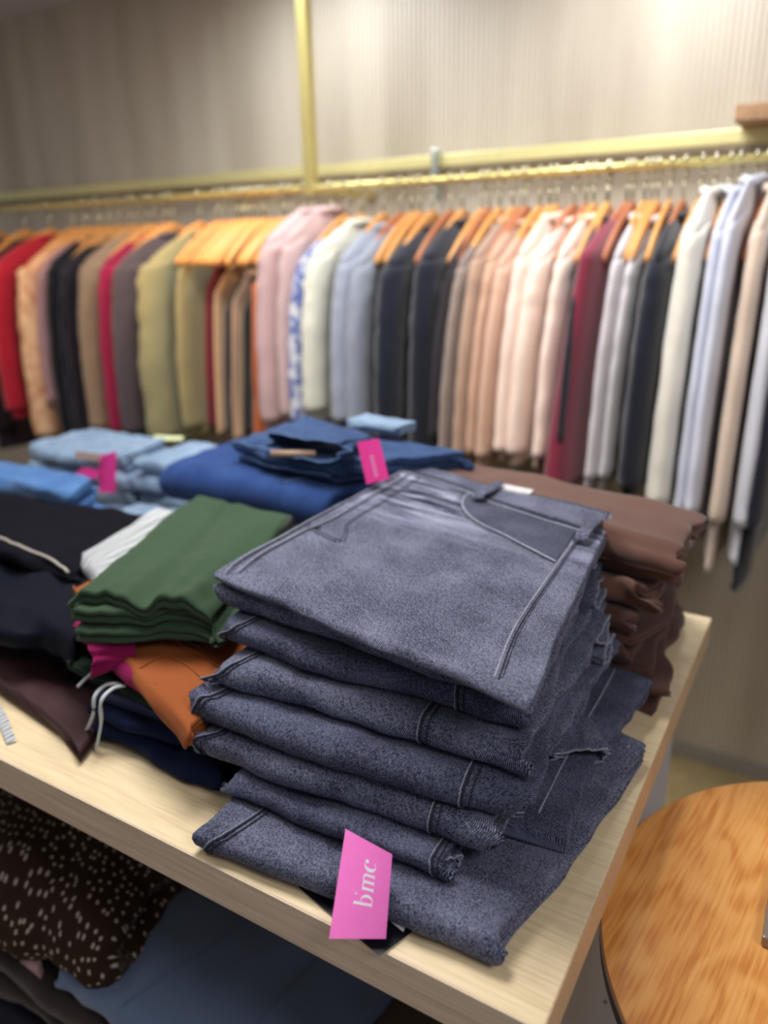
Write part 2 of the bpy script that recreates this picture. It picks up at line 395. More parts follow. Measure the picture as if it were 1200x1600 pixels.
MB().box((XL+0.03, YF+0.03, 0), (XL+0.052, YB-0.006, TT-0.0415), 0.001).build('side_panel', m_grey, tbl)
SHZ = 0.33
MB().box((XL+0.052, YF+0.03, SHZ-0.025), (XR-0.052, YB-0.03, SHZ), 0.001).build('shelf', m_oak_edge, tbl)
MB().box((XL+0.052, YB-0.03, 0.02), (XR-0.052, YB-0.012, TT-0.0415), 0.001).build('back_panel', plain('back_panel_dark', (70, 62, 58), 0.7), tbl)

# ------------------------------------------------------------------ denim stack in front
m_dk = denim((14, 16, 32), (64, 69, 96), (170, 176, 204)); m_dkw = denim((20, 22, 38), (76, 80, 106), (170, 176, 202), whisk=True)
m_dk2 = denim((15, 17, 32), (56, 61, 87), (144, 150, 180))
m_seam = denim((96, 102, 122), (140, 146, 166), (200, 204, 218))
m_seamj = denim((90, 96, 116), (136, 142, 164), (196, 200, 216)); m_seamd = denim((18, 19, 30), (34, 36, 50), (70, 74, 92))
m_thread = plain('dark_thread', (26, 27, 36), 0.9); m_threadl = plain('pale_thread', (172, 176, 190), 0.9)
def z3(x, y, z): return Vector((x, y, z+TT))
def sagA(x, y): return 0.0016*nz(x*7, y*7, 1)*1.0
GR = 'folded washed black jeans in the front stack'
def jean(FL, FR, BL, BR, th, layers, label, seed, z0, dz=(0,0,0,0), m=m_dk, seams=(0.88, 0.04), **kw):
    kw.setdefault('side', 0.012); kw.setdefault('lobes', 2); kw.setdefault('nose', 0.009)
    o, top, P = folded('folded_jeans', z3(*FL, z0+dz[0]), z3(*FR, z0+dz[1]), z3(*BL, z0+dz[2]), z3(*BR, z0+dz[3]), th, layers, m,
                       seed=seed, sag=sagA, **kw)
    tag(o, label, 'jeans', GR)
    R = th/layers
    for su in seams:
        sk = 0.09 if su < 0.5 else -0.005                          # side seams that wrap over the front fold
        for d, mm_, rr in ((0, m_seamj, 0.0008), (0.0026/top.W, m_seamd, 0.0010), (0.0085/top.W, m_seamd, 0.0007)):
            R2 = R/2
            pts = [P(su+d+sk*(9-i)/9, 0.10-(0.10-R2)*i/9, th+0.0003, 0) for i in range(10)]
            for k in range(1, 12):
                a = PI*k/12; pts.append(P(su+d-sk*k/10, R2-(R+0.0005)*math.sin(a), th-R+(R+0.0005)*math.cos(a), k/12))
            MB().tube(pts, rr, 6).build('seam', mm_, o, smooth=True)
    return o, top, P
jean((-.424,.383), (-.152,.402), (-.455,.80), (-.118,.70), 0.025, 2, 'bottom washed black jeans, its wide leg flat on the table under the pink tag', 1, 0.0006,
     seams=(0.10,), wr=0.0022, nose=0.004, side=0.006)
# trouser leg that sticks out at the back right, with raw frayed hems
o, top, P = folded('folded_jeans', z3(-.36,.47,.0262), z3(-.150,.50,.0262), z3(-.34,.87,.0262), z3(-.132,.80,.0262), 0.014, 1, m_dk2, seed=12, sag=sagA, wr=0.003, lobes=3, side=0.012)
tag(o, 'second lowest washed black jeans, its hem reaching out at the back right', 'jeans', GR)
def hem(c, ax, ra, rb, ln, m_, parent, seed=0, tilt=0.0, ruf=0.15, nm='hem', em=None):
    # the open end of a trouser leg: a flattened cloth tube with a wavy rim
    ax = Vector(ax).normalized(); sd_ = Vector((-ax.y, ax.x, 0)).normalized(); upv = ax.cross(sd_)*-1
    upv = sd_.cross(ax)*-1 if upv.z < 0 else upv
    sd2 = sd_*math.cos(tilt)+upv*math.sin(tilt); up2 = upv*math.cos(tilt)-sd_*math.sin(tilt)
    V = []; F = []; FB = []; n = 40; k_ = 10
    for i in range(k_+1):
        t_ = i/k_; g = 0.75+0.25*t_
        for j in range(n):
            q = 2*PI*j/n; r_ = 1+ruf*(0.3+t_)*nz(math.cos(q)*2.2+seed, math.sin(q)*2.2, t_*1.2)+ruf*0.5*t_*nz(q*3, seed, t_*3)
            V.append(Vector(c)+ax*(ln*(t_-1)+0.25*ra*t_*nz(q*0.9, seed*3.3))+sd2*(ra*g*r_*math.cos(q))+up2*(rb*g*r_*math.sin(q))); FB.append((q*ra, t_*ln, seed))
    for i in range(k_):
        for j in range(n): a_ = i*n+j; b_ = i*n+(j+1) % n; F.append((a_, b_, b_+n, a_+n))
    o_ = mk(nm, V, F, m_, parent, fab=FB); md_ = o_.modifiers.new('s', 'SOLIDIFY'); md_.thickness = 0.0017; md_.offset = 0
    rim = [V[k_*n+j] for j in range(n)]+[V[k_*n]]
    MB().tube(rim, 0.0011, 6, caps=False).build(nm+'_edge', em or m_seam, o_, smooth=True)
hem(at(908,1183,.044), (0.55,-1,-.12), .024, .0085, .05, m_dk, o, 3, 0.15, 0.55)
hem(at(975,1185,.014), (1,-.25,-.05), .017, .009, .05, m_dk2, o, 8, 0.1, 0.35)
on_surface_tube('seam', top, [(0.9, 0.1), (0.86, 0.5), (0.8, 0.97)], 0.001, m_seam, o)
jean((-.428,.427), (-.212,.432), (-.44,.84), (-.20,.80), 0.018, 2, 'washed black jeans with a narrow front fold just above the wide bottom pair', 2, 0.0268, (0,0,.012,.014), m_dk2, seams=(0.96,), wr=0.003)
jean((-.468,.436), (-.186,.459), (-.47,.86), (-.175,.80), 0.028, 2, 'washed black jeans with curled right end, third front fold from the table', 3, 0.045, (0,0,.01,.008), seams=(0.83, 0.035), wr=0.0022)
jean((-.483,.447), (-.168,.470), (-.48,.88), (-.200,.82), 0.028, 2, 'washed black jeans in the middle of the stack with a broad smooth front fold', 4, 0.0735, (0,0,.008,.004), m_dk2, seams=(0.86, 0.045))
jean((-.473,.478), (-.172,.492), (-.48,.90), (-.208,.83), 0.026, 2, 'washed black jeans with a twisted seam at its right front end', 5, 0.102, (0,0,.006,.002), seams=(0.70, 0.035), wr=0.003)
jean((-.492,.503), (-.178,.510), (-.50,.92), (-.216,.86), 0.024, 2, 'washed black jeans third from the top of the stack', 6, 0.1285, (0,0,.003,.001), m_dk2, seams=(0.80, 0.05))
jean((-.512,.530), (-.180,.505), (-.515,.95), (-.222,.875), 0.026, 2, 'washed black jeans directly under the topmost pair', 7, 0.153, (0,0,0,0), m_dk, seams=(), wr=0.0035)
# open leg ends that peep out at the back right of the upper pairs
for k, (px_, py_, z_, ax_, ra_, rb_) in enumerate(((930,868,.166,(1,.15,.1),.020,.010), (938,925,.138,(1,.1,.15),.024,.010), (944,985,.108,(1,.05,.1),.024,.009), (951,1015,.088,(1,.0,0),.020,.008))):
    pr = [q for q in bpy.data.objects if q.name.startswith('folded_jeans') and q.get('label', '').startswith(('washed black jeans directly', 'washed black jeans third', 'washed black jeans with a twisted', 'washed black jeans in the middle')[k])][0]
    hem(at(px_, py_, z_), ax_, ra_, rb_, .05, m_dk, pr, 20+k*3.1, 0.2, 0.35)
for lab_, c_, ax_, ra_, rb_, tl in (('washed black jeans with a twisted', at(728,1163,.112), (.25,-1,-.1), .013, .008, .6), ('washed black jeans with a narrow', at(700,1352,.033), (.9,-.8,-.05), .012, .0075, .3)):
    pr = [q for q in bpy.data.objects if q.get('label', '').startswith(lab_)][0]; hem(c_, ax_, ra_, rb_, .03, m_dk, pr, 41, tl, 0.4)
# topmost pair
ztop = 0.180; thA = 0.016
def creA(u, v):
    z = -0.004*math.exp(-((v-0.86-0.1*(1-u))/0.05)**2)
    z += 0.0022*math.sin((u*3.5+v*9))*max(0, (v-0.45))*(1 if u < 0.5 else 0.3)
    return z
jA, top, P = folded('folded_jeans', z3(-.522,.532,ztop), z3(-.160,.464,ztop), z3(-.530,.972,ztop+.002), z3(-.212,.885,ztop+.002), thA, 2, m_dkw,
                    seed=9, sag=sagA, wr=0.0025, wf=9, NU=110, hang=0.006, side=0.005, crease=creA)
tag(jA, 'topmost washed black jeans with curved front pocket, belt loop and waistband showing', 'jeans', GR)
def seamset(uvs, w=0.0035, parent=jA, t=top):
    on_surface_tube('seam', t, uvs, 0.0011, m_seam, parent, 0.0002)
    on_surface_tube('seam', t, [(u+0.0035/t.W, v+0.001/t.D) for u, v in uvs], 0.0008, m_seamd, parent, 0.0)
    stitches(t, [(u+0.006/t.W, v+0.003/t.D) for u, v in uvs], m_thread, parent, 0.0004, 0.0028, 0.001, 0.00045)
side_uv = [(0.915, 0.83), (0.918, 0.675), (0.91, 0.538), (0.898, 0.29), (0.90, 0.141), (0.912, 0.02)]
seamset(side_uv)
fly = [(0.030, 0.01), (0.012, 0.079), (0.006, 0.292), (0.004, 0.558), (0.004, 0.80), (0.004, 0.95)]
seamset(fly); seamset([(0.060, 0.03), (0.040, 0.16), (0.046, 0.30), (0.07, 0.42), (0.06, 0.62), (0.05, 0.9)])
for d in (0, 0.012):
    stitches(top, [(0.01, 0.338+d), (0.08, 0.318+d), (0.135, 0.306+d), (0.215+d, 0.30+d)], m_thread, jA, 0.0005, 0.004, 0.0008, 0.0006)
    stitches(top, [(0.215+d, 0.302+d), (0.19+d, 0.36), (0.15+d, 0.42), (0.135+d, 0.60), (0.12+d, 0.90)], m_thread, jA, 0.0005, 0.004, 0.0008, 0.0005)
stitches(top, [(0.075, 0.33), (0.105, 0.37)], m_thread, jA, 0.0008, 0.01, 0.0001, 0.0009); stitches(top, [(0.115, 0.30), (0.15, 0.34)], m_thread, jA, 0.0008, 0.01, 0.0001, 0.0009)
stitches(top, [(0.401, 0.084), (0.42, 0.082), (0.442, 0.091)], m_thread, jA, 0.0003, 0.02, 0.0001, 0.0008)
# pocket: the darker pocket bag facing, its rolled opening edge and double stitching
pk = [(0.405, 0.875), (0.415, 0.80), (0.46, 0.735), (0.55, 0.673), (0.69, 0.63), (0.80, 0.596), (0.905, 0.560)]
pks = smoothpts([Vector((u, v, 0)) for u, v in pk], 8)
wbv = lambda u: 0.895-0.085*u+0.02*math.sin(u*6)
def pfn(a, b):
    i = a*(len(pks)-1); k = min(int(i), len(pks)-2); q = pks[k].lerp(pks[k+1], i-k)
    ue = 0.43+0.485*a
    return q.x+(ue-q.x)*b, q.y+(wbv(ue)-q.y)*b
strip_on('pocket_facing', top, pfn, 40, 10, denim((20, 22, 38), (60, 65, 88), (130, 136, 160)), jA, 0.0003, 0.0006)
on_surface_tube('pocket_edge', top, pk, 0.0016, m_seam, jA, 0.0006, 8, 8)
for d in (0.0035, 0.0085):
    uv = []
    for i, (u, v) in enumerate(pk):
        a = Vector(pk[min(i+1, 6)])-Vector(pk[max(i-1, 0)]); a = Vector((a.x*top.W, a.y*top.D)).normalized(); 
        nrm = Vector((a.y, -a.x))
        uv.append((u+nrm.x*d/top.W, v+nrm.y*d/top.D))
    on_surface_tube('seam', top, uv, 0.0007, m_seam if d > 0.005 else m_seamd, jA, 0.0002); stitches(top, uv, m_thread, jA, 0.0009, 0.0025, 0.0012, 0.00045)
# waistband
strip_on('waistband', top, lambda a, b: (-0.005+1.0*a, wbv(a)+b*(0.985-wbv(a))+0.012*b*math.sin(a*9)), 70, 8, m_dkw, jA, 0.0016, 0.0028)
on_surface_tube('seam', top, [(a/14, wbv(a/14)-0.002) for a in range(15)], 0.0013, m_seam, jA, 0.0010)
on_surface_tube('seam', top, [(a/14, wbv(a/14)+0.008) for a in range(15)], 0.0010, m_seamd, jA, 0.0040)
stitches(top, [(a/14, wbv(a/14)+0.020) for a in range(15)], m_thread, jA, 0.0048, rad=0.0006)
stitches(top, [(a/14, 0.965) for a in range(15)], m_thread, jA, 0.0048, rad=0.0006)
def loop(u0_, v0_, u1_, v1_, parent, t, w=0.0065, h=0.004):
    V = []; F = []; FB = []
    for i in range(13):
        a = i/12; p = t(u0_+(u1_-u0_)*a, v0_+(v1_-v0_)*a, 0.0055+h*math.sin(PI*a)**0.7)
        d = (t(u1_, v1_)-t(u0_, v0_)).normalized(); l = Vector((-d.y, d.x, 0)).normalized()
        for s_, hz in ((-1, -.0006), (-0.9, .0008), (-0.4, .0003), (0, .0010), (0.4, .0003), (0.9, .0008), (1, -.0006)):
            V.append(p+l*(w*s_)+Vector((0, 0, hz))); FB.append((a*0.05, s_*0.006, 0.2))
    for i in range(12):
        for j in range(6): q = i*7+j; F.append((q, q+1, q+8, q+7))
    o = mk('belt_loop', V, F, m_dk, parent, fab=FB); md = o.modifiers.new('s', 'SOLIDIFY'); md.thickness = 0.0012; md.offset = -1
loop(0.475, 0.80, 0.490, 1.0, jA, top); loop(0.945, 0.70, 0.965, 0.90, jA, top)

# ------------------------------------------------------------------ paper tags
m_pink = plain('pink_card', (255, 128, 214), 0.45); m_black = plain('black_card', (26, 24, 32), 0.25); m_white = plain('white_print', (240, 240, 248), 0.6)
m_cardedge = plain('card_edge', (205, 200, 190), 0.7)
def card(name, pts, th, m, label=None, cat=None, parent=None, bow=0.0, edge=None):
    a, b, c, d = [Vector(p) for p in pts]; V = []; F = []; n = 8
    nrm = (b-a).cross(d-a).normalized()
    if nrm.z < 0: nrm = -nrm
    for i in range(n+1):
        for j in range(n+1):
            u, v = i/n, j/n; V.append((a*(1-u)+b*u)*(1-v)+(d*(1-u)+c*u)*v+nrm*(bow*math.sin(PI*v)))
    for i in range(n):
        for j in range(n): q = i*(n+1)+j; F.append((q, q+1, q+n+2, q+n+1))
    org = (a+c)/2
    if parent is None: V = [v-org for v in V]
    o = mk(name, V, F, m, parent, smooth=False); md = o.modifiers.new('s', 'SOLIDIFY'); md.thickness = th; md.offset = 0
    if edge: o.data.materials.append(edge); md.material_offset_rim = 1
    if parent is None: o.location = org; tag(o, label, cat)
    return o, nrm
# black card lying on the table, half under the jeans and over the front edge
card('card_tag', [at(465,1386,.0012), at(593,1495,.0012), at(700,1415,.0012), at(572,1330,.0012)], 0.0006, m_black, 'black card tag poking out under the jeans at the table edge', 'tag', edge=m_cardedge)
card('size_label', [at(610,1440,.004), at(630,1456,.004), at(636,1443,.005), at(612,1426,.006)], 0.0004, m_white, 'small white loop label beside the pink tag on the black card', 'label')
A, B_, Cc, D_ = at(514,1467,.008), at(603,1467,.008), at(613,1335,.054), at(540,1295,.054)
tg, nrm = card('hang_tag', [A, B_, Cc, D_], 0.0005, m_pink, 'pink hang tag with white lettering hanging from the bottom jeans', 'tag', bow=0.0006)
# white lettering, read from the bottom of the tag upward: x runs along the tag, y across it towards the left
def poly_ring(cx, cy, ax, ay, a0, a1, bx, by, ox, oy, n=28):
    o_ = [(cx+ax*math.cos(a0+(a1-a0)*i/n), cy+ay*math.sin(a0+(a1-a0)*i/n)) for i in range(n+1)]
    i_ = [(cx+ox+bx*math.cos(a0+(a1-a0)*i/n), cy+oy+by*math.sin(a0+(a1-a0)*i/n)) for i in range(n+1)]
    return [[o_[k], o_[k+1], i_[k+1], i_[k]] for k in range(n)]
def rect(x0, y0, x1, y1): return [[(x0, y0), (x1, y0), (x1, y1), (x0, y1)]]
def disc(cx, cy, r, n=14): return [[(cx+r*math.cos(2*PI*i/n), cy+r*math.sin(2*PI*i/n)) for i in range(n)]]
quads = []
quads += rect(0.06, 0, 0.26, 1.55)+rect(0, 1.49, 0.1, 1.55)+rect(0.0, 0, 0.3, .05)             # b
quads += poly_ring(0.42, 0.48, 0.44, 0.50, -PI*0.62, PI*0.62, 0.22, 0.44, 0.0, 0)+rect(0.22, 0.0, 0.42, 0.05)
for k in range(3): quads += rect(1.16+k*0.5, 0, 1.36+k*0.5, 0.80 if k else 0.98)+rect(1.08+k*0.5, 0, 1.44+k*0.5, 0.05)   # m
quads += rect(1.08, 0.93, 1.2, 0.98)
for k in range(2): quads += poly_ring(1.50+k*0.5, 0.72, 0.36, 0.27, 0, PI*0.85, 0.17, 0.20, -0.02, -0.02)
quads += poly_ring(2.98, 0.48, 0.46, 0.50, PI*0.30, PI*1.75, 0.24, 0.45, 0.06, 0)+disc(3.25, 0.78, 0.15)                   # c
for sx, sy, sr in ((0.78, 1.42, 0.16), (0.98, 1.62, 0.07)):                                    # sparkles
    quads.append([(sx+sr*(1 if k % 2 == 0 else 0.28)*math.cos(k*PI/4), sy+sr*(1 if k % 2 == 0 else 0.28)*math.sin(k*PI/4)) for k in range(8)])
def tagmap(lx, ly):
    # letters' baseline sits right of the tag's middle line; lx up the tag, ly to the left
    v = 0.325+lx*0.143; u = 0.70-ly*0.225
    return (A*(1-u)+B_*u)*(1-v)+(D_*(1-u)+Cc*u)*v+nrm*(0.0006*math.sin(PI*v)+0.00034)
mb = MB()
for q in quads:
    top_ = [tagmap(*p) for p in q]; n = len(q)
    mb.add(top_+[p-nrm*0.00008 for p in top_], [tuple(range(n)), tuple(range(2*n-1, n-1, -1))])
mb.build('lettering', m_white, tg)

# ------------------------------------------------------------------ brown trouser stack behind
GB = 'brown trousers stacked at the table corner'
mbw = cloth((98, 68, 58), 0.8, 700, 0.1, 0.08, 0.25); mbw2 = cloth((78, 52, 46), 0.8, 700, 0.1, 0.08, 0.2)
bl = ['bottom brown trousers of the corner stack, lying on the table behind the jeans', 'second brown trousers from the table in the corner stack', 'third brown trousers from the table in the corner stack',
      'brown trousers just below the topmost one in the corner stack', 'topmost brown trousers of the corner stack with a white paper slip on it']
spec = [((-.50,.80), (-.138,.785), (-.50,1.05), (-.148,1.06), 0.0006, 0.036, 3), ((-.49,.82), (-.165,.80), (-.49,1.05), (-.160,1.045), 0.038, 0.036, 3),
        ((-.49,.82), (-.165,.79), (-.49,1.05), (-.165,1.03), 0.076, 0.036, 3), ((-.48,.84), (-.150,.80), (-.48,1.04), (-.155,1.02), 0.114, 0.030, 2), ((-.47,.87), (-.120,.812), (-.478,1.05), (-.146,.955), 0.146, 0.050, 3)]
for i, (a, b_, c, d, z0, th, ly) in enumerate(spec):
    o, tp, P_ = folded('folded_trousers', z3(*a, z0), z3(*b_, z0), z3(*c, z0+0.001), z3(*d, z0), th, ly, mbw if i in (3, 4) else mbw2, seed=20+i, wr=0.009, wf=7, side=0.024, nose=0.020, NU=48, lobes=2)
    tag(o, bl[i], 'trousers', GB)
card('paper_slip', [tp(0.27, 0.28, .003), tp(0.43, 0.28, .003), tp(0.43, 0.52, .003), tp(0.27, 0.52, .003)], 0.0004, plain('grey_white_paper', (214, 214, 216), 0.6), 'white paper slip lying on top of the brown trousers', 'paper')

# ------------------------------------------------------------------ blue denim behind
m_nv = denim((18, 36, 84), (38, 68, 130), (74, 108, 168)); m_md = denim((40, 78, 138), (74, 120, 180), (124, 164, 214)); m_lt = denim((62, 90, 124), (130, 158, 190), (196, 215, 234))
m_nvs = denim((58, 90, 140), (90, 122, 165), (140, 165, 200)); m_nvd = denim((22, 38, 76), (48, 74, 122), (98, 126, 168))
def pile(name, FL, FR, BL, BR, z0, th, ly, m, label, cat, group=None, dz=(0,0,0,0), **kw):
    o, tp, P_ = folded(name, z3(*FL, z0+dz[0]), z3(*FR, z0+dz[1]), z3(*BL, z0+dz[2]), z3(*BR, z0+dz[3]), th, ly, m, **kw)
    tag(o, label, cat, group); return o, tp, P_
GN = 'navy denim jeans behind the front stack'; GL = 'light blue jeans at the back of the table'
kw = dict(NU=40, wr=0.004, side=0.012, nose=0.008)
pile('folded_jeans', (-.89,.90), (-.58,.90), (-.90,1.05), (-.50,1.05), 0.0006, 0.04, 3, m_lt, 'light blue jeans at the very bottom under the navy jeans', 'jeans', GL, seed=31, **kw)
pile('folded_jeans', (-.88,.89), (-.58,.89), (-.90,1.05), (-.50,1.05), 0.042, 0.036, 3, m_lt, 'light blue jeans second from the table under the navy jeans', 'jeans', GL, seed=32, **kw)
pile('folded_jeans', (-.90,.87), (-.60,.88), (-.92,1.05), (-.50,1.05), 0.080, 0.034, 3, m_lt, 'light blue jeans directly below the smooth navy jeans', 'jeans', GL, seed=33, **kw)
o, tp, P_ = pile('folded_jeans', (-.925,.85), (-.60,.845), (-.92,1.06), (-.48,1.04), 0.116, 0.064, 2, m_nv, 'navy blue jeans with a smooth thick fold, lower of the two navy pairs', 'jeans', GN, dz=(0,0,.004,.006), seed=34, NU=48, wr=0.003, side=0.006, nose=0.004)
for su in (0.70, 0.745): on_surface_tube('seam', tp, [(su, 0.02), (su+0.01, 0.3), (su, 0.9)], 0.0016, m_nvs, o)
o, tp, P_ = pile('folded_jeans', (-.815,.895), (-.60,.862), (-.80,1.07), (-.46,1.00), 0.186, 0.034, 3, m_nvd, 'dark blue jeans with tan back patch on top of the navy pair', 'jeans', GN, dz=(0,0,.004,0), seed=35, NU=48, wr=0.007, side=0.012, nose=0.010)
MB().tube([P_(0.02+0.96*i/16, -0.002, 0.034, 0.3) for i in range(17)], 0.0016, 6).build('seam', m_nvs, o, smooth=True)
MB().tube([P_(0.02+0.96*i/16, -0.002, 0.010, 0.7) for i in range(17)], 0.0016, 6).build('seam', m_nvs, o, smooth=True)
wc = aty(472, 697, .862)
hem(wc, (-.12,-1,.02), .074, .0165, .09, m_nvd, o, 5, 0.04, 0.30, 'waistband', m_nvs)
q4 = [aty(422, 714, .852), aty(492, 713, .852), aty(492, 704, .854), aty(422, 703, .854)]
o2 = mk('back_patch', q4, [(0, 1, 2, 3)], plain('tan_leather', (178, 150, 130), 0.6), o); md = o2.modifiers.new('s', 'SOLIDIFY'); md.thickness = 0.002
pile('folded_jeans', (-.68,1.00), (-.56,.99), (-.68,1.07), (-.56,1.06), 0.231, 0.014, 1, m_lt, 'light blue denim bit on the very top of the navy jeans', 'jeans', GL, seed=36, NU=30, wr=0.006, side=0.012, nose=0.01)
m_pink2 = plain('deep_pink_card', (238, 64, 158), 0.45)
o, nr = card('hang_tag', [aty(573,757,.835), aty(608,748,.835), aty(592,685,.850), aty(558,691,.850)], 0.0006, m_pink2, 'pink hang tag with faint white print hanging on the navy jeans', 'tag')
T4 = [aty(573,757,.835), aty(608,748,.835), aty(592,685,.850), aty(558,691,.850)]
mb = MB()
for k in range(6):
    v0_ = 0.12+k*0.09; q = [(T4[0]*(1-u)+T4[1]*u)*(1-v)+(T4[3]*(1-u)+T4[2]*u)*v+nr*0.0007 for u, v in ((0.42, v0_), (0.6, v0_), (0.6, v0_+0.055), (0.42, v0_+0.055))]
    mb.add(q, [(0, 1, 2, 3)])
mb.build('lettering', plain('faint_print', (250, 150, 200), 0.6), o)
card('hang_tag', [at(420,800,.16), at(455,806,.158), at(458,812,.15), at(424,812,.15)], 0.0006, plain('pale_pink_card', (216, 150, 178), 0.5), 'pale pink paper tag peeking out below the navy jeans', 'tag')
# light blue piles
base = [((-1.40,.935), (-1.14,.955), (-1.42,1.10), (-1.15,1.10), 'left light blue pile', 4, .0345), ((-1.125,.965), (-.935,.985), (-1.13,1.11), (-.94,1.11), 'right light blue pile', 4, .0340),
        ((-1.09,.865), (-.90,.875), (-1.10,.945), (-.915,.955), 'low light blue pile in front of the others', 2, .030)]
names = ['bottom pair of the ', 'second pair up in the ', 'third pair up in the ', 'top pair of the ']
for bi, (a, b_, c, d, nm, cnt, th_) in enumerate(base):
    z0 = 0.0006
    for i in range(cnt):
        j = random.uniform(-.012, .012)
        pile('folded_jeans', (a[0]+j, a[1]+j*.5), (b_[0]+j, b_[1]-j*.5), (c[0]+j, c[1]), (d[0]+j, d[1]), z0, th_, 2, m_lt, (names[i] if cnt > 2 else ['lower pair of the ', 'upper pair of the '][i])+nm+(' at the table back' if cnt > 2 else ''), 'jeans', GL, seed=40+bi*5+i, NU=40, wr=0.007, side=0.016, nose=0.016)
        z0 += th_+0.0012
card('leather_patch', [aty(118,716,.915), aty(156,720,.915), aty(156,709,.918), aty(118,705,.918)], 0.002, plain('tan_patch', (176, 146, 136), 0.6), 'tan leather patch on the left light blue pile', 'patch')
card('hang_tag', [aty(155,770,.918), aty(180,770,.918), aty(182,705,.926), aty(155,712,.926)], 0.0006, m_pink2, 'upright pink hang tag in front of the left light blue pile', 'tag')
card('hang_tag', [aty(112,744,.912), aty(152,748,.912), aty(154,734,.916), aty(130,730,.916)], 0.0006, m_pink2, 'pink hang tag lying sideways, left of the upright one', 'tag')
card('yellow_label', [at(238,688,.14), at(285,688,.14), at(287,682,.145), at(242,680,.145)], 0.0006, plain('pale_yellow_card', (206, 214, 168), 0.6), 'pale yellow label on the light blue jeans at the back', 'label')
# mid blue jeans on the left
z0 = 0.0006
for i, (dx, lab) in enumerate(((0, 'bottom'), (-.01, 'middle'), (.012, 'top'))):
    pile('folded_jeans', (-1.42+dx,.765), (-1.00-.030*i,.770-0.004*i), (-1.42+dx,.84), (-1.04-.030*i,.84), z0, 0.044, 3, m_md, lab+' one of the three bright blue jeans at the left', 'jeans', 'bright blue jeans at the left edge', seed=60+i, NU=48, wr=0.005, side=0.012, nose=0.012)
    z0 += 0.0455

# ------------------------------------------------------------------ soft trousers pile, left of the stack
m_nfl = cloth((19, 28, 54), 0.95, 500, 0.2, 0.10, 0.03, spec=0.05); m_sl = cloth((62, 70, 102), 0.95, 500, 0.2, 0.1, 0.05, spec=0.05); m_dg = cloth((30, 48, 38), 0.95, 500, 0.2, 0.1, 0.03, spec=0.05)
m_mg = cloth((134, 18, 78), 0.9, 500, 0.2, 0.1, 0.05); m_or = cloth((152, 84, 44), 0.8, 900, 0.1, 0.06, 0.05, spec=0.12); m_gn = cloth((58, 80, 60), 0.8, 900, 0.1, 0.06, 0.08, spec=0.12)
m_bk = cloth((19, 19, 28), 0.85, 700, 0.1, 0.08, 0.0, spec=0.08); m_bk2 = cloth((14, 18, 32), 0.75, 500, 0.1, 0.08, 0.0, spec=0.12); m_wr = cloth((226, 232, 238), 0.85, 500, 0.2, 0.04, 0.0, rib=22)
m_pl = cloth((64, 40, 44), 0.6, 700, 0.05, 0.1, 0.0, spec=0.25)
kw = dict(NU=44, wr=0.004, side=0.012, nose=0.010)
pile('folded_trousers', (-.640,.448), (-.462,.448), (-.70,.74), (-.50,.74), 0.0006, 0.022, 2, m_nfl, 'navy fleece trousers at the bottom of the pile left of the jeans', 'trousers', dz=(.0,.0,.0,.0), seed=70, **kw)
pile('folded_trousers', (-.648,.452), (-.468,.462), (-.70,.74), (-.50,.74), 0.023, 0.015, 2, m_nfl, 'navy fleece trousers second from the bottom, under the slate pair', 'trousers', seed=79, **kw)
pile('folded_trousers', (-.648,.453), (-.470,.462), (-.70,.74), (-.50,.74), 0.039, 0.014, 1, m_sl, 'slate blue trousers between the navy and dark green ones', 'trousers', seed=71, **kw)
o, tdg, _ = pile('folded_trousers', (-.705,.462), (-.490,.452), (-.74,.74), (-.50,.74), 0.054, 0.013, 1, m_dg, 'dark green jogging trousers with pale drawstrings hanging down', 'trousers', seed=72, **kw)
m_cord = plain('pale_cord', (196, 204, 210), 0.9)
for k, (pts, lab) in enumerate((([(190,1068,.066), (166,1070,.068), (148,1088,.064), (146,1115,.045), (136,1140,.02)], 'left pale drawstring curling down over the dark green trousers'),
                 ([(196,1071,.068), (176,1076,.070), (158,1096,.064), (158,1130,.036), (150,1171,.004)], 'right pale drawstring reaching down to the table top'),
                 ([(160,1044,.070), (140,1055,.068), (121,1073,.058)], 'short straight pale drawstring under the magenta trousers'))):
    MB().tube(smoothpts([at(*p) for p in pts], 6), 0.0024, 8, flat=0.7).build('drawstring', m_cord, o, smooth=True)
pile('folded_trousers', (-.724,.500), (-.505,.445), (-.74,.74), (-.50,.74), 0.068, 0.022, 2, m_mg, 'magenta trousers rolled under the orange pair', 'trousers', dz=(.006,-.004,.0,0), seed=73, NU=44, wr=0.005, side=0.012, nose=0.010)
o, tor, Por = pile('folded_trousers', (-.765,.535), (-.475,.425), (-.80,.76), (-.50,.76), 0.094, 0.020, 2, m_or, 'orange brown trousers with a side zip, under the green pair', 'trousers', dz=(.004,-.034,-.002,0), seed=74, NU=60, wr=0.007, wf=9, side=0.010, nose=0.008)
on_surface_tube('zip', tor, [(0.42, 0.30), (0.5, 0.24), (0.62, 0.235), (0.74, 0.26)], 0.0016, plain('zip_metal', (120, 112, 100), 0.4, 0.6), o, 0.001)
for a in ([(0.50, 0.10), (0.56, 0.20), (0.70, 0.22), (0.95, 0.26)], [(0.62, 0.0), (0.64, 0.10), (0.70, 0.15), (0.98, 0.17)], [(0.35, 0.02), (0.50, 0.22), (0.9, 0.75)]):
    on_surface_tube('seam', tor, a, 0.0016, m_or, o, 0.0006)
def creG(u, v): return -0.004*math.exp(-((v-0.35-0.2*u)/0.05)**2)+0.003*math.sin(u*5+v*8)+u**3*(0.016*nz(v*3.4, 2.2, 5)+0.007*nz(v*9, 7, u))-0.034*u*u*max(0, min(1, (v-0.72)/0.28))**2
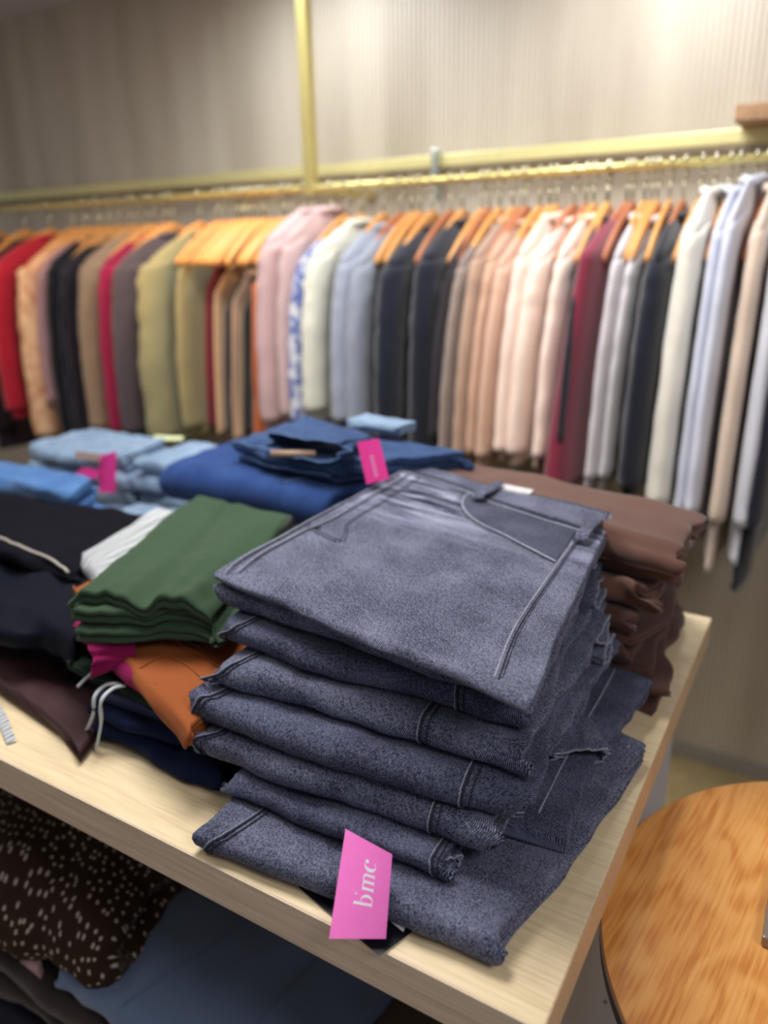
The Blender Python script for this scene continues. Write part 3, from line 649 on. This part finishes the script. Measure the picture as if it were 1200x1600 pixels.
o, tg_, Pg = pile('folded_trousers', (-.800,.790), (-.676,.470), (-.604,.775), (-.525,.530), 0.110, 0.052, 3, m_gn, 'smooth dark green trousers folded in layers beside the jeans stack', 'trousers',
     dz=(0,-.002,0,0), seed=75, NU=60, wr=0.004, side=0.016, nose=0.006, lobes=2, crease=creG)
hem(at(152,1022,.088), (-.75,-.66,-.05), .034, .019, .045, m_mg, [q for q in bpy.data.objects if q.get('label', '').startswith('magenta')][0], 5, 0.25, 0.35, 'rolled_cuff', m_mg)
# white ribbed knit and black things
pile('folded_pullover', (-.815,.590), (-.715,.540), (-.86,.775), (-.74,.79), 0.104, 0.030, 2, m_wr, 'white ribbed knit top between the black and green clothes', 'top', dz=(0,0,0,0), seed=76, NU=40, wr=0.006, side=0.008, nose=0.006)
o, tb, _ = pile('folded_jacket', (-1.10,.575), (-.80,.560), (-1.22,.735), (-.86,.765), 0.098, 0.024, 2, m_bk, 'black jacket with a long pale zip on top of the left pile', 'jacket', seed=77, NU=60, wr=0.009, wf=10, side=0.02, nose=0.012, puff=0.003)
on_surface_tube('zip', tb, [(0.0, 0.07), (0.35, 0.09), (0.68, 0.05), (1.0, -0.02)], 0.0024, plain('pale_zip', (172, 166, 158), 0.5), o, 0.0015)
pile('folded_jacket', (-1.02,.500), (-.700,.482), (-1.10,.74), (-.79,.74), 0.022, 0.074, 3, m_bk2, 'dark navy puffy jacket crumpled under the black one', 'jacket', seed=78, NU=60, wr=0.016, wf=9, side=0.03, nose=0.028, lobes=1, puff=0.006)
pile('folded_trousers', (-1.02,.470), (-.628,.408), (-1.02,.72), (-.76,.70), 0.0006, 0.018, 1, m_pl, 'plum satin trousers lying on the table below the dark jacket', 'trousers', seed=80, NU=50, wr=0.007, wf=12, side=0.02, nose=0.02, dz=(0.004,0,0.002,0.002))
MB().tube(smoothpts([at(-20,1085,.006), at(2,1118,.004), at(10,1140,.003), at(18,1160,.002)], 5), 0.005, 8, flat=0.15).build('white_strap', m_wr)
tag(bpy.data.objects['white_strap'], 'white fabric strap end lying on the table at the left edge', 'strap')

# ------------------------------------------------------------------ clothes on the shelf below
m_dot, nt, b = mat('dotted_cloth', 0.8, 0.2); L = nt.links.new
a = N(nt, 'ShaderNodeAttribute', attribute_name='fab')
vo = N(nt, 'ShaderNodeTexVoronoi', Scale=84.0, Randomness=0.8); vo.voronoi_dimensions = '2D'; L(a.outputs['Vector'], vo.inputs['Vector'])
r = ramp(nt, [(0.0, srgb(196, 184, 172)), (0.13, srgb(190, 178, 166)), (0.20, srgb(52, 36, 26)), (1.0, srgb(48, 33, 24))]); L(vo.outputs['Distance'], r.inputs[0]); L(r.outputs[0], b.inputs['Base Color'])
m_sh = cloth((104, 124, 156), 0.85, 600, 0.1, 0.08, 0.3); m_db = cloth((46, 34, 34), 0.85, 600, 0.1, 0.1, 0.3)
S_ = lambda x, y, z: (x, y, 0.44+z)
def shelfpile(name, FL, FR, BL, BR, z0, th, ly, m, lab, cat, dz=(0,0,0,0), **kw):
    o, tp, P_ = folded(name, S_(*FL, z0+dz[0]), S_(*FR, z0+dz[1]), S_(*BL, z0+dz[2]), S_(*BR, z0+dz[3]), th, ly, m, **kw); tag(o, lab, cat); return o, tp, P_
m_dn = cloth((30, 32, 44), 0.85, 600, 0.1, 0.08, 0.0)
shelfpile('folded_trousers', (-1.25,.388), (-.62,.392), (-1.25,.95), (-.62,.95), -.1094, 0.054, 2, m_dn, 'dark navy trousers lying directly on the lower shelf at the left', 'trousers', seed=96, wr=0.008, side=0.02, nose=0.012, NU=40)
shelfpile('folded_trousers', (-.600,.405), (-.30,.415), (-.60,.95), (-.30,.90), -.1094, 0.054, 2, m_dn, 'dark navy trousers directly on the lower shelf, under the slate blue shirt', 'trousers', seed=97, wr=0.008, side=0.01, nose=0.012, NU=40)
shelfpile('folded_jumper', (-1.25,.395), (-.50,.40), (-1.25,.95), (-.50,.95), -.054, 0.052, 2, m_db, 'lower of two dark brown jumpers under the dotted blouse', 'jumper', seed=98, wr=0.008, side=0.02, nose=0.012, NU=40)
shelfpile('folded_jumper', (-1.25,.39), (-.48,.40), (-1.25,.95), (-.48,.95), 0.0006, 0.05, 2, m_db, 'upper of two dark brown jumpers, just below the dotted blouse', 'jumper', seed=90, wr=0.008, side=0.02, nose=0.012, NU=40)
shelfpile('folded_blouse', (-1.15,.405), (-.665,.415), (-1.20,.80), (-.72,.85), 0.052, 0.11, 2, m_dot, 'dark brown blouse with white polka dots on the lower shelf', 'blouse', dz=(0,0,.09,.07), seed=91, wr=0.022, wf=7, side=0.03, nose=0.02, NU=60, puff=0.03, lobes=1)
o, tsh, _ = shelfpile('folded_shirt', (-.715,.40), (-.36,.415), (-.66,.72), (-.34,.74), 0.052, 0.045, 2, m_sh, 'slate blue shirt folded on the lower shelf', 'shirt', dz=(0,-.004,.035,.030), seed=92, wr=0.007, wf=8, side=0.012, nose=0.012, NU=60, hang=0.012)
on_surface_tube('seam', tsh, [(0.72, 0.0), (0.74, 0.3), (0.76, 0.9)], 0.0012, m_sh, o, 0.0005)
on_surface_tube('seam', tsh, [(0.3, 0.0), (0.42, 0.3), (0.46, 0.9)], 0.0012, m_sh, o, 0.0005)
shelfpile('folded_pullover', (-.345,.43), (-.285,.43), (-.33,.74), (-.26,.74), -.1094, 0.20, 4, cloth((96, 82, 76)), 'taupe top right of the slate blue shirt on the lower shelf', 'top', seed=93, NU=30)
shelfpile('folded_pullover', (-.275,.43), (-.215,.43), (-.25,.74), (-.20,.74), -.1094, 0.20, 4, cloth((70, 84, 104)), 'blue grey top nearest the side panel on the lower shelf', 'top', seed=94, NU=30)
shelfpile('folded_pullover', (-.80,.385), (-.74,.38), (-.80,.41), (-.76,.41), 0.052, 0.02, 1, cloth((196, 160, 158)), 'small pink garment corner at the front of the lower shelf', 'top', seed=95, NU=20)

# ------------------------------------------------------------------ round side table
m_round = wood('orange_oak', (206, 130, 62), (228, 160, 86), (238, 176, 104), (1.6, 0.6, 1), 0.35, 0.35, 3.5, 26, 0.45)
RC = (0.1316, 0.628); RR = 0.2553; RZ = TT-0.08
t = empty('round_side_table', (RC[0], RC[1], 0), 'small round table with glossy orange oak top beside the display table', 'table')
mb = MB().cyl(RC, RR-0.0015, RR-0.0015, RZ-0.018, RZ, 128); mb.build('tabletop', m_round, t, loc=None)
k = MB(); n = 128
prof = [(RR-0.0015, RZ), (RR, RZ-0.0015), (RR, RZ-0.005)]
for (r_, z_) in prof:
    for j in range(n): q = 2*PI*j/n; k.v.append(Vector((RC[0]+r_*math.cos(q), RC[1]+r_*math.sin(q), z_)))
for i in range(2):
    for j in range(n): k.f.append((i*n+(j+1) % n, i*n+j, (i+1)*n+j, (i+1)*n+(j+1) % n))
k.build('edge_band', plain('pale_edge_band', (196, 150, 108), 0.4), t, smooth=True)
k = MB()
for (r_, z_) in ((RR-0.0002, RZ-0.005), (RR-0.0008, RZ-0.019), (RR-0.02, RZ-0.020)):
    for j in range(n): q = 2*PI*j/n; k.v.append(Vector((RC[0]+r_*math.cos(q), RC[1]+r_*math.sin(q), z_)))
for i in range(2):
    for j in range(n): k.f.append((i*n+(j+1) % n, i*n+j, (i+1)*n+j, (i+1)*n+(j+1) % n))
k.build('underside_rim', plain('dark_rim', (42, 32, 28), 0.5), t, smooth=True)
for a in (0.9, 2.47, 4.04, 5.6):
    p1 = Vector((RC[0]+0.11*math.cos(a), RC[1]+0.11*math.sin(a), RZ-0.019)); p2 = Vector((RC[0]+0.2*math.cos(a), RC[1]+0.2*math.sin(a), 0.003))
    MB().tube([p1, p2], [0.02, 0.013], 16).build('leg', m_lwood, t, smooth=True)
MB().tube([(RC[0]-0.16*math.cos(0.9), RC[1]-0.16*math.sin(0.9), 0.25), (RC[0]+0.16*math.cos(0.9), RC[1]+0.16*math.sin(0.9), 0.25)], 0.01, 10).build('stretcher', m_lwood, t, smooth=True)
t = MB().box((0.0145, 0.600, RZ+0.0005), (0.075, 0.690, RZ+0.012), 0.002).build('metal_plate', plain('grey_metal', (150, 138, 130), 0.4, 0.4), loc=(0.045, 0.645, RZ))
tag(t, 'grey metal block standing on the round table at the right edge', 'block')

# ------------------------------------------------------------------ clothes rack
def prof_body(z, zn, zs, zh, hw, flare, neck):
    if z > zs: a = (zn-z)/(zn-zs); return neck+(hw-neck)*(a**0.8)
    a = (zs-z)/(zs-zh); return hw*(1+0.03*math.sin(a*3))+flare*a
def hung(name, x, zs, zh, col, label, cat, hw=0.20, th=0.022, flare=0.02, rip=0.006, nr=5, neck=0.065, drop=0.068, lean=0.008, rot=0.0, sleeve=0.45, group=None, seed=0, m=None, sl_r=0.032, yc=YR, thf=1.0, rib=0, hemw=0.012, collar=True):
    col = col if max(col) > 66 else (int(col[0]*.55), int(col[1]*.60), int(col[2]*.74))
    m = m or cloth(col, 0.9, 260, 0.3, 0.07, 0.35, rib=rib)
    root = empty(name, (x, yc, zs), label, cat, group)
    zn = zs+drop; NZ = 46; NA = 44; V = []; F = []; FB = []
    for i in range(NZ+1):
        z = zn+(zh-zn)*(i/NZ)**1.15; a = max(0, (zs-z)/(zs-zh)); g = min(1, i/6)
        for j in range(NA):
            q = 2*PI*j/NA; c, s = math.cos(q), math.sin(q)
            w_ = prof_body(z, zn, zs, zh, hw, flare, neck)
            sx = math.copysign(abs(s)**0.75, s); sy = math.copysign(abs(c)**0.8, c)
            tx = th*(0.35+0.65*g)*(1+(thf-1)*a)
            dr = rip*(0.25+a)*math.sin(nr*q+seed*1.7+2.2*nz(a*1.6, seed*3.1, q*0.3))+rip*0.6*nz(q*1.5+seed, z*6, seed)
            X = tx*sx+dr*sx+0.012*nz(seed, z*2.2, 0)*a; X -= lean*a; Y = w_*sy+dr*1.2*sy
            zz = z+(hemw*nz(q*1.2, seed*2.0)*a if i > NZ-4 else 0)
            V.append((x+X, yc+Y, zz)); FB.append((q*0.08, z, seed))
    for i in range(NZ):
        for j in range(NA): p = i*NA+j; r_ = i*NA+(j+1) % NA; F.append((p, p+NA, r_+NA, r_))
    F.append(tuple(range(NA))); F.append(tuple(range(NZ*NA, NZ*NA+NA))[::-1])
    mk('body', V, F, m, root, fab=FB)
    if sleeve:
        for sg in (-1, 1):
            pts = [Vector((x, yc+sg*(hw-0.060), zs+0.008)), Vector((x, yc+sg*(hw-0.022), zs-0.045)), Vector((x+0.006*nz(seed, 1), yc+sg*(hw-0.006+flare*0.5), zs-sleeve*0.5)), Vector((x+0.006*nz(seed, 5), yc+sg*(hw-0.010+flare), zs-sleeve))]
            ps = smoothpts(pts, 9); n_ = len(ps)
            rr = [sl_r*(0.75+0.35*min(1, i/6)-0.25*i/n_+0.10*nz(i*0.7, seed, sg)) for i in range(n_)]
            sb = MB(); k_ = 16
            for i, p in enumerate(ps):
                ry = rr[i]*(1.5 if sleeve else 1); rx = min(th*1.06, rr[i])
                for j in range(k_):
                    q = 2*PI*j/k_; wv_ = 1+0.10*nz(i*0.5, q, seed*2+sg)
                    sb.v.append(p+Vector((rx*math.cos(q)*wv_, ry*math.sin(q)*wv_, 0.25*ry*math.sin(q)*(-sg)*max(0, 1-i/5))))
            for i in range(n_-1):
                for j in range(k_): a_ = i*k_+j; b_ = i*k_+(j+1) % k_; sb.f.append((a_, a_+k_, b_+k_, b_))
            sb.f.append(tuple(range(k_))); sb.f.append(tuple(range((n_-1)*k_, n_*k_))[::-1])
            sb.build('sleeve', m, root, smooth=True)
    root.rotation_euler = (0, 0, rot)
    if collar:
        MB().tube([(x+0.016*math.cos(2*PI*k/20), yc+neck*0.95*math.sin(2*PI*k/20), zn+0.004*math.cos(4*PI*k/20)) for k in range(21)], 0.008, 8, caps=False).build('collar', m, root, smooth=True)
    return root
m_hang = wood('hanger_wood', (188, 124, 62), (212, 150, 84), (226, 170, 104), (1, 1, 6), 0, 0.4, 1.0, 20)
m_hang2 = wood('dark_hanger_wood', (150, 88, 56), (172, 106, 72), (186, 122, 84), (1, 1, 6), 0, 0.4, 1.0, 20)
m_hook = plain('hook_steel', (190, 186, 160), 0.25, 0.9)
def make_hanger(m_):
    V = []; F = []; root = empty('clothes_hanger', (0, 0, 0))
    for sg in (1,):
        mb = MB(); pts = [Vector((0, y, -0.080-0.092*(abs(y)/0.17)**1.4)) for y in [-.17, -.15, -.12, -.08, -.04, 0, .04, .08, .12, .15, .17]]
        k0 = len(mb.v); NN = 8
        for p in pts:
            hh = 0.020-0.010*(abs(p.y)/0.17); tt = 0.0065
            for j in range(NN): q = 2*PI*j/NN+PI/8; mb.v.append(Vector((tt*math.cos(q), p.y, p.z+hh*math.sin(q))))
        for i in range(len(pts)-1):
            for j in range(NN): a_ = k0+i*NN+j; b_ = k0+i*NN+(j+1) % NN; mb.f.append((a_, b_, b_+NN, a_+NN))
        mb.f.append(tuple(k0+j for j in range(NN))[::-1]); mb.f.append(tuple(k0+(len(pts)-1)*NN+j for j in range(NN)))
        mb.build('hanger_bar', m_, root, smooth=True)
    hk = [(0, 0, -0.078), (0, 0, -0.035), (0, 0.014, -0.020), (0, 0.0165, -0.002), (0, 0.008, 0.0115), (0, -0.006, 0.0118), (0, -0.0135, 0.002)]
    MB().tube(smoothpts(hk, 4), 0.0028, 8).build('hook', m_hook, root, smooth=True)
    return root
H1 = make_hanger(m_hang); H2 = make_hanger(m_hang2); first = {1: True, 2: True}
GH = 'wooden clothes hangers on the hanging rail'
def place_hanger(x, lab, kind=1, tilt=0.0, dz=0.0):
    src = H1 if kind == 1 else H2
    if first[kind]: o = src; first[kind] = False
    else:
        o = src.copy(); C.objects.link(o)
        for ch in src.children:
            c = ch.copy(); C.objects.link(c); c.parent = o
    o.location = (x, YR, ZR+dz); o.rotation_euler = (0, 0, tilt); tag(o, lab, 'hanger', GH); return o

def X(px, y=500, Y=1.46): return aty(px, y, Y).x
Zs = TT+0.50
# (centre px, name, colour, label, category, keyword changes)
G = [
 (-75, 'hung_coat', (60, 50, 58), 'dark coat at the far left end of the rail', 'coat', dict(zh=-.06)),
 (-30, 'hung_dress', (60, 30, 45), 'dark wine garment left of the red coat', 'dress', dict(zh=-.10)),
 (8, 'hung_coat', (178, 28, 52), 'bright red coat at the left edge of the rail', 'coat', dict(zh=.02, th=.032)),
 (44, 'hung_blouse', (232, 182, 140), 'peach ruffled blouse beside the red coat', 'blouse', dict(zh=-.075, th=.038, rip=.014, nr=9, sl_r=.04)),
 (68, 'hung_pullover', (168, 132, 140), 'muted mauve top behind the peach ruffled blouse', 'top', dict(zh=.06, th=.014)),
 (86, 'hung_pullover', (34, 33, 38), 'black top right of the peach blouse', 'top', dict(zh=-.04, th=.018)),
 (100, 'hung_pullover', (30, 34, 62), 'dark navy top between the two dark ones at the left', 'top', dict(zh=-.04, th=.018)),
 (115, 'hung_pullover', (56, 38, 44), 'dark plum top left of the taupe coat', 'top', dict(zh=-.03, th=.016)),
 (141, 'hung_coat', (158, 132, 108), 'taupe coat in the left part of the rail', 'coat', dict(zh=-.0, th=.028, lean=.02)),
 (168, 'hung_pullover', (158, 30, 72), 'crimson pink top between taupe and charcoal', 'top', dict(zh=.0, th=.018)),
 (197, 'hung_coat', (84, 76, 84), 'charcoal coat left of the olive shirt', 'coat', dict(zh=.0, th=.032, lean=.035, rot=-.10, free=1)),
 (240, 'hung_shirt', (146, 142, 106), 'olive khaki overshirt with a visible collar', 'shirt', dict(zh=.0, th=.042, sl_r=.04, rip=.008)),
 (285, 'hung_shirt', (150, 142, 104), 'second khaki shirt right behind the olive overshirt', 'shirt', dict(zh=.02, th=.028, hw=.15)),
 (318, 'hung_dress', (112, 30, 52), 'wine red strap dress below the orange hangers', 'dress', dict(zh=.04, th=.012, sleeve=0, hw=.10, neck=.05, zs=.40)),
 (332, 'hung_dress', (202, 172, 140), 'cream strap dress below the orange hangers', 'dress', dict(zh=.03, th=.010, sleeve=0, hw=.10, neck=.03, zs=.40)),
 (345, 'hung_dress', (36, 34, 66), 'navy strap dress below the orange hangers', 'dress', dict(zh=.04, th=.015, sleeve=0, hw=.10, neck=.04, zs=.36)),
 (358, 'hung_dress', (196, 164, 138), 'beige strap dress right of the navy one', 'dress', dict(zh=.02, th=.008, sleeve=0, hw=.10, neck=.03, zs=.38)),
 (372, 'hung_dress', (58, 64, 50), 'dark moss strap dress left of the rust one', 'dress', dict(zh=.04, th=.012, sleeve=0, hw=.11, neck=.04, zs=.36)),
 (391, 'hung_dress', (184, 96, 48), 'rust orange dress left of the pink knits', 'dress', dict(zh=.03, th=.018, sleeve=0, hw=.15, neck=.05, zs=.42)),
 (418, 'hung_cardigan', (196, 164, 164), 'dusty pink cardigan, left one of the pink pair', 'cardigan', dict(zh=.08, th=.030, zs=.53)),
 (447, 'hung_cardigan', (200, 170, 168), 'dusty pink cardigan, right one of the pink pair', 'cardigan', dict(zh=.10, th=.026, zs=.53)),
 (468, 'hung_blouse', (158, 164, 190), 'blue and white printed blouse behind the pink cardigan', 'blouse', dict(zh=.09, th=.018, flare=.03)),
 (494, 'hung_sweater', (214, 212, 196), 'cream sweater left of the grey blue ones', 'sweater', dict(zh=.12, th=.024)),
 (528, 'hung_sweater', (150, 156, 172), 'grey blue sweater, left one of the two beside the black coats', 'sweater', dict(zh=.10, th=.024)),
 (556, 'hung_sweater', (140, 146, 160), 'grey blue sweater touching the black coats', 'sweater', dict(zh=.10, th=.026)),
 (606, 'hung_coat', (34, 37, 50), 'black coat, left one of the middle pair', 'coat', dict(zh=.06, th=.034)),
 (655, 'hung_coat', (32, 34, 46), 'black coat, right one of the middle pair, with an amber toggle', 'coat', dict(zh=.05, th=.034)),
 (697, 'hung_pullover', (62, 40, 46), 'thin dark plum top right of the black coats', 'top', dict(zh=.10, th=.008)),
 (714, 'hung_cardigan', (142, 126, 118), 'grey taupe cardigan right of the black coats', 'cardigan', dict(zh=.06, th=.018)),
 (736, 'hung_cardigan', (168, 138, 118), 'light brown cardigan, first of the tan group', 'cardigan', dict(zh=.06, th=.018)),
 (757, 'hung_cardigan', (188, 152, 130), 'tan cardigan in the centre of the tan group', 'cardigan', dict(zh=.07, th=.018)),
 (779, 'hung_cardigan', (196, 160, 138), 'tan cardigan, last of the tan group beside the cream pink ones', 'cardigan', dict(zh=.07, th=.018)),
 (806, 'hung_cardigan', (224, 198, 184), 'cream pink cardigan, leftmost of the pale pink three', 'cardigan', dict(zh=.085, th=.022)),
 (834, 'hung_cardigan', (228, 204, 190), 'cream pink cardigan, middle of the pale pink three', 'cardigan', dict(zh=.08, th=.022)),
 (866, 'hung_cardigan', (230, 206, 192), 'cream pink cardigan, rightmost of the pale pink three', 'cardigan', dict(zh=.08, th=.026)),
 (890, 'hung_pullover', (40, 40, 48), 'thin black top left of the burgundy dress', 'top', dict(zh=.12, th=.010)),
 (914, 'hung_dress', (122, 36, 58), 'burgundy dress widening towards the hem', 'dress', dict(zh=.05, th=.026, free=1, hw=.215, flare=.08, thf=1.6, sleeve=0, lean=.014, rot=-.08)),
 (949, 'hung_sweater', (198, 192, 197), 'pale grey sweater, left of the two after the burgundy dress', 'sweater', dict(zh=.05, th=.020)),
 (970, 'hung_sweater', (194, 190, 194), 'pale grey sweater touching the black coat', 'sweater', dict(zh=.05, th=.020)),
 (1012, 'hung_coat', (30, 34, 46), 'black coat between pale grey and off white clothes', 'coat', dict(zh=.04, th=.030)),
 (1062, 'hung_cardigan', (220, 216, 204), 'off white ribbed cardigan right of the black coat', 'cardigan', dict(zh=.02, th=.032, flare=.05, zs=.53, rip=.008)),
 (1102, 'hung_shirt', (196, 200, 216), 'pale lavender shirt, left one of the two striped shirts', 'shirt', dict(zh=-.03, th=.016, flare=.05, zs=.53)),
 (1128, 'hung_shirt', (204, 207, 222), 'pale lavender shirt, right one of the two striped shirts', 'shirt', dict(zh=-.04, th=.018, flare=.05, zs=.54)),
 (1165, 'hung_cardigan', (214, 194, 176), 'long beige cardigan near the right edge', 'cardigan', dict(zh=-.075, th=.026, flare=.05, zs=.53)),
 (1196, 'hung_shirt', (204, 206, 216), 'pale grey shirt between the beige cardigan and the dark coat', 'shirt', dict(zh=-.05, th=.018, flare=.05, zs=.53)),
 (1228, 'hung_coat', (32, 38, 52), 'dark navy coat cut off by the right edge', 'coat', dict(zh=-.10, th=.032, flare=.07, zs=.53)),
]
# print for the blouse
m_print, nt, b = mat('blue_print_cloth', 0.85, 0.2)
a = N(nt, 'ShaderNodeAttribute', attribute_name='fab'); nn = N(nt, 'ShaderNodeTexNoise', Scale=55.0, Detail=3.0); nt.links.new(a.outputs['Vector'], nn.inputs['Vector'])
r = ramp(nt, [(0.45, srgb(98, 112, 168)), (0.55, srgb(205, 206, 214))]); nt.links.new(nn.outputs[0], r.inputs[0]); nt.links.new(r.outputs[0], b.inputs['Base Color'])
m_peach, nt, b = mat('peach_ruffles', 0.85, 0.2)
a = N(nt, 'ShaderNodeAttribute', attribute_name='fab'); nn = N(nt, 'ShaderNodeTexNoise', Scale=30.0, Detail=3.0); nt.links.new(a.outputs['Vector'], nn.inputs['Vector'])
r = ramp(nt, [(0.35, srgb(206, 150, 116)), (0.6, srgb(238, 198, 160))]); nt.links.new(nn.outputs[0], r.inputs[0]); nt.links.new(r.outputs[0], b.inputs['Base Color'])
for i, (pxc, name, col, lab, cat, kw) in enumerate(G):
    kw = dict(kw); zs = TT+kw.pop('zs', .485)+0.02*nz(i*1.7, 3); zh = TT+kw.pop('zh')
    mm = m_print if 'printed' in lab else (m_peach if 'peach' in lab and 'ruffled blouse beside' in lab else None)
    hw_ = kw.get('hw', .19); xs_ = lambda g: aty(g[0], 500, YR-g[5].get('hw', .19)-.02).x
    x = xs_(G[i][:5]+(dict(G[i][5]),)) if True else 0
    gl = x-xs_(G[i-1]) if i else .08; gr = xs_(G[i+1])-x if i+1 < len(G) else .06
    gap = max(0.010, min(abs(gl), abs(gr))); kw['th'] = min(kw.get('th', .022), 0.47*gap if not kw.pop('free', 0) else 1); kw['rip'] = min(kw.get('rip', .006), 0.12*gap)
    if pxc > 690: kw['flare'] = max(kw.get('flare', 0), .06)
    kw.setdefault('hw', 0.192+0.035*nz(i*3.3, 1)); kw.setdefault('flare', 0.025)
    kw.setdefault('sleeve', min(0.50, zs-zh-0.03)); kw.setdefault('sl_r', 0.030)
    kw.setdefault('rot', 0.10*nz(i*2.9, 7)); rot = kw['rot']
    g = hung(name, x, zs, zh, col, lab, cat, seed=i+1, m=mm, **kw)
    if 'amber' in lab: MB().cyl((0, 0), 0.012, 0.009, -0.006, 0.006, 12).build('toggle', plain('amber', (190, 130, 70), 0.4), g).location = (x+0.04, YR-0.13, zs-0.02)
    place_hanger(x, 'wooden hanger holding the '+' '.join(lab.replace(',', '').split()[:12]), (1 if i % 3 else 2) if pxc > 500 else 1, rot, 0)
# spare hangers bunched on the rail
H_extra = [(296, 1), (304, 1), (311, 1), (325, 1), (339, 1), (352, 1), (365, 1), (379, 1), (400, 1), (56, 1), (78, 1), (128, 1), (154, 1), (181, 1), (570, 1), (583, 1), (632, 2), (683, 1), (746, 2), (792, 1), (851, 2), (884, 1), (927, 2), (958, 1), (988, 1), (1038, 1), (1084, 1), (1146, 2)]
def between(pxc):
    a_ = max((g for g in G if g[0] <= pxc), key=lambda g: g[0]); b_ = min((g for g in G if g[0] > pxc), key=lambda g: g[0]); return a_, b_
keys = [between(p)[0][0] for p, k in H_extra]
for i, (pxc, kd) in enumerate(H_extra):
    a_, b_ = between(pxc); sh = lambda g: ' '.join(g[3].replace(',', '').split()[:3])
    n_ = keys.count(keys[i]); r_ = keys[:i].count(keys[i]); lead = {1: 'bare', 2: ('left bare', 'right bare')[r_ % 2], 3: ('leftmost bare', 'middle bare', 'rightmost bare')[r_ % 3]}[n_]
    place_hanger(X(pxc), lead+' wooden hanger between the '+sh(a_)+' and the '+sh(b_), kd, 0.1*nz(i*2.1, 9), 0.0)
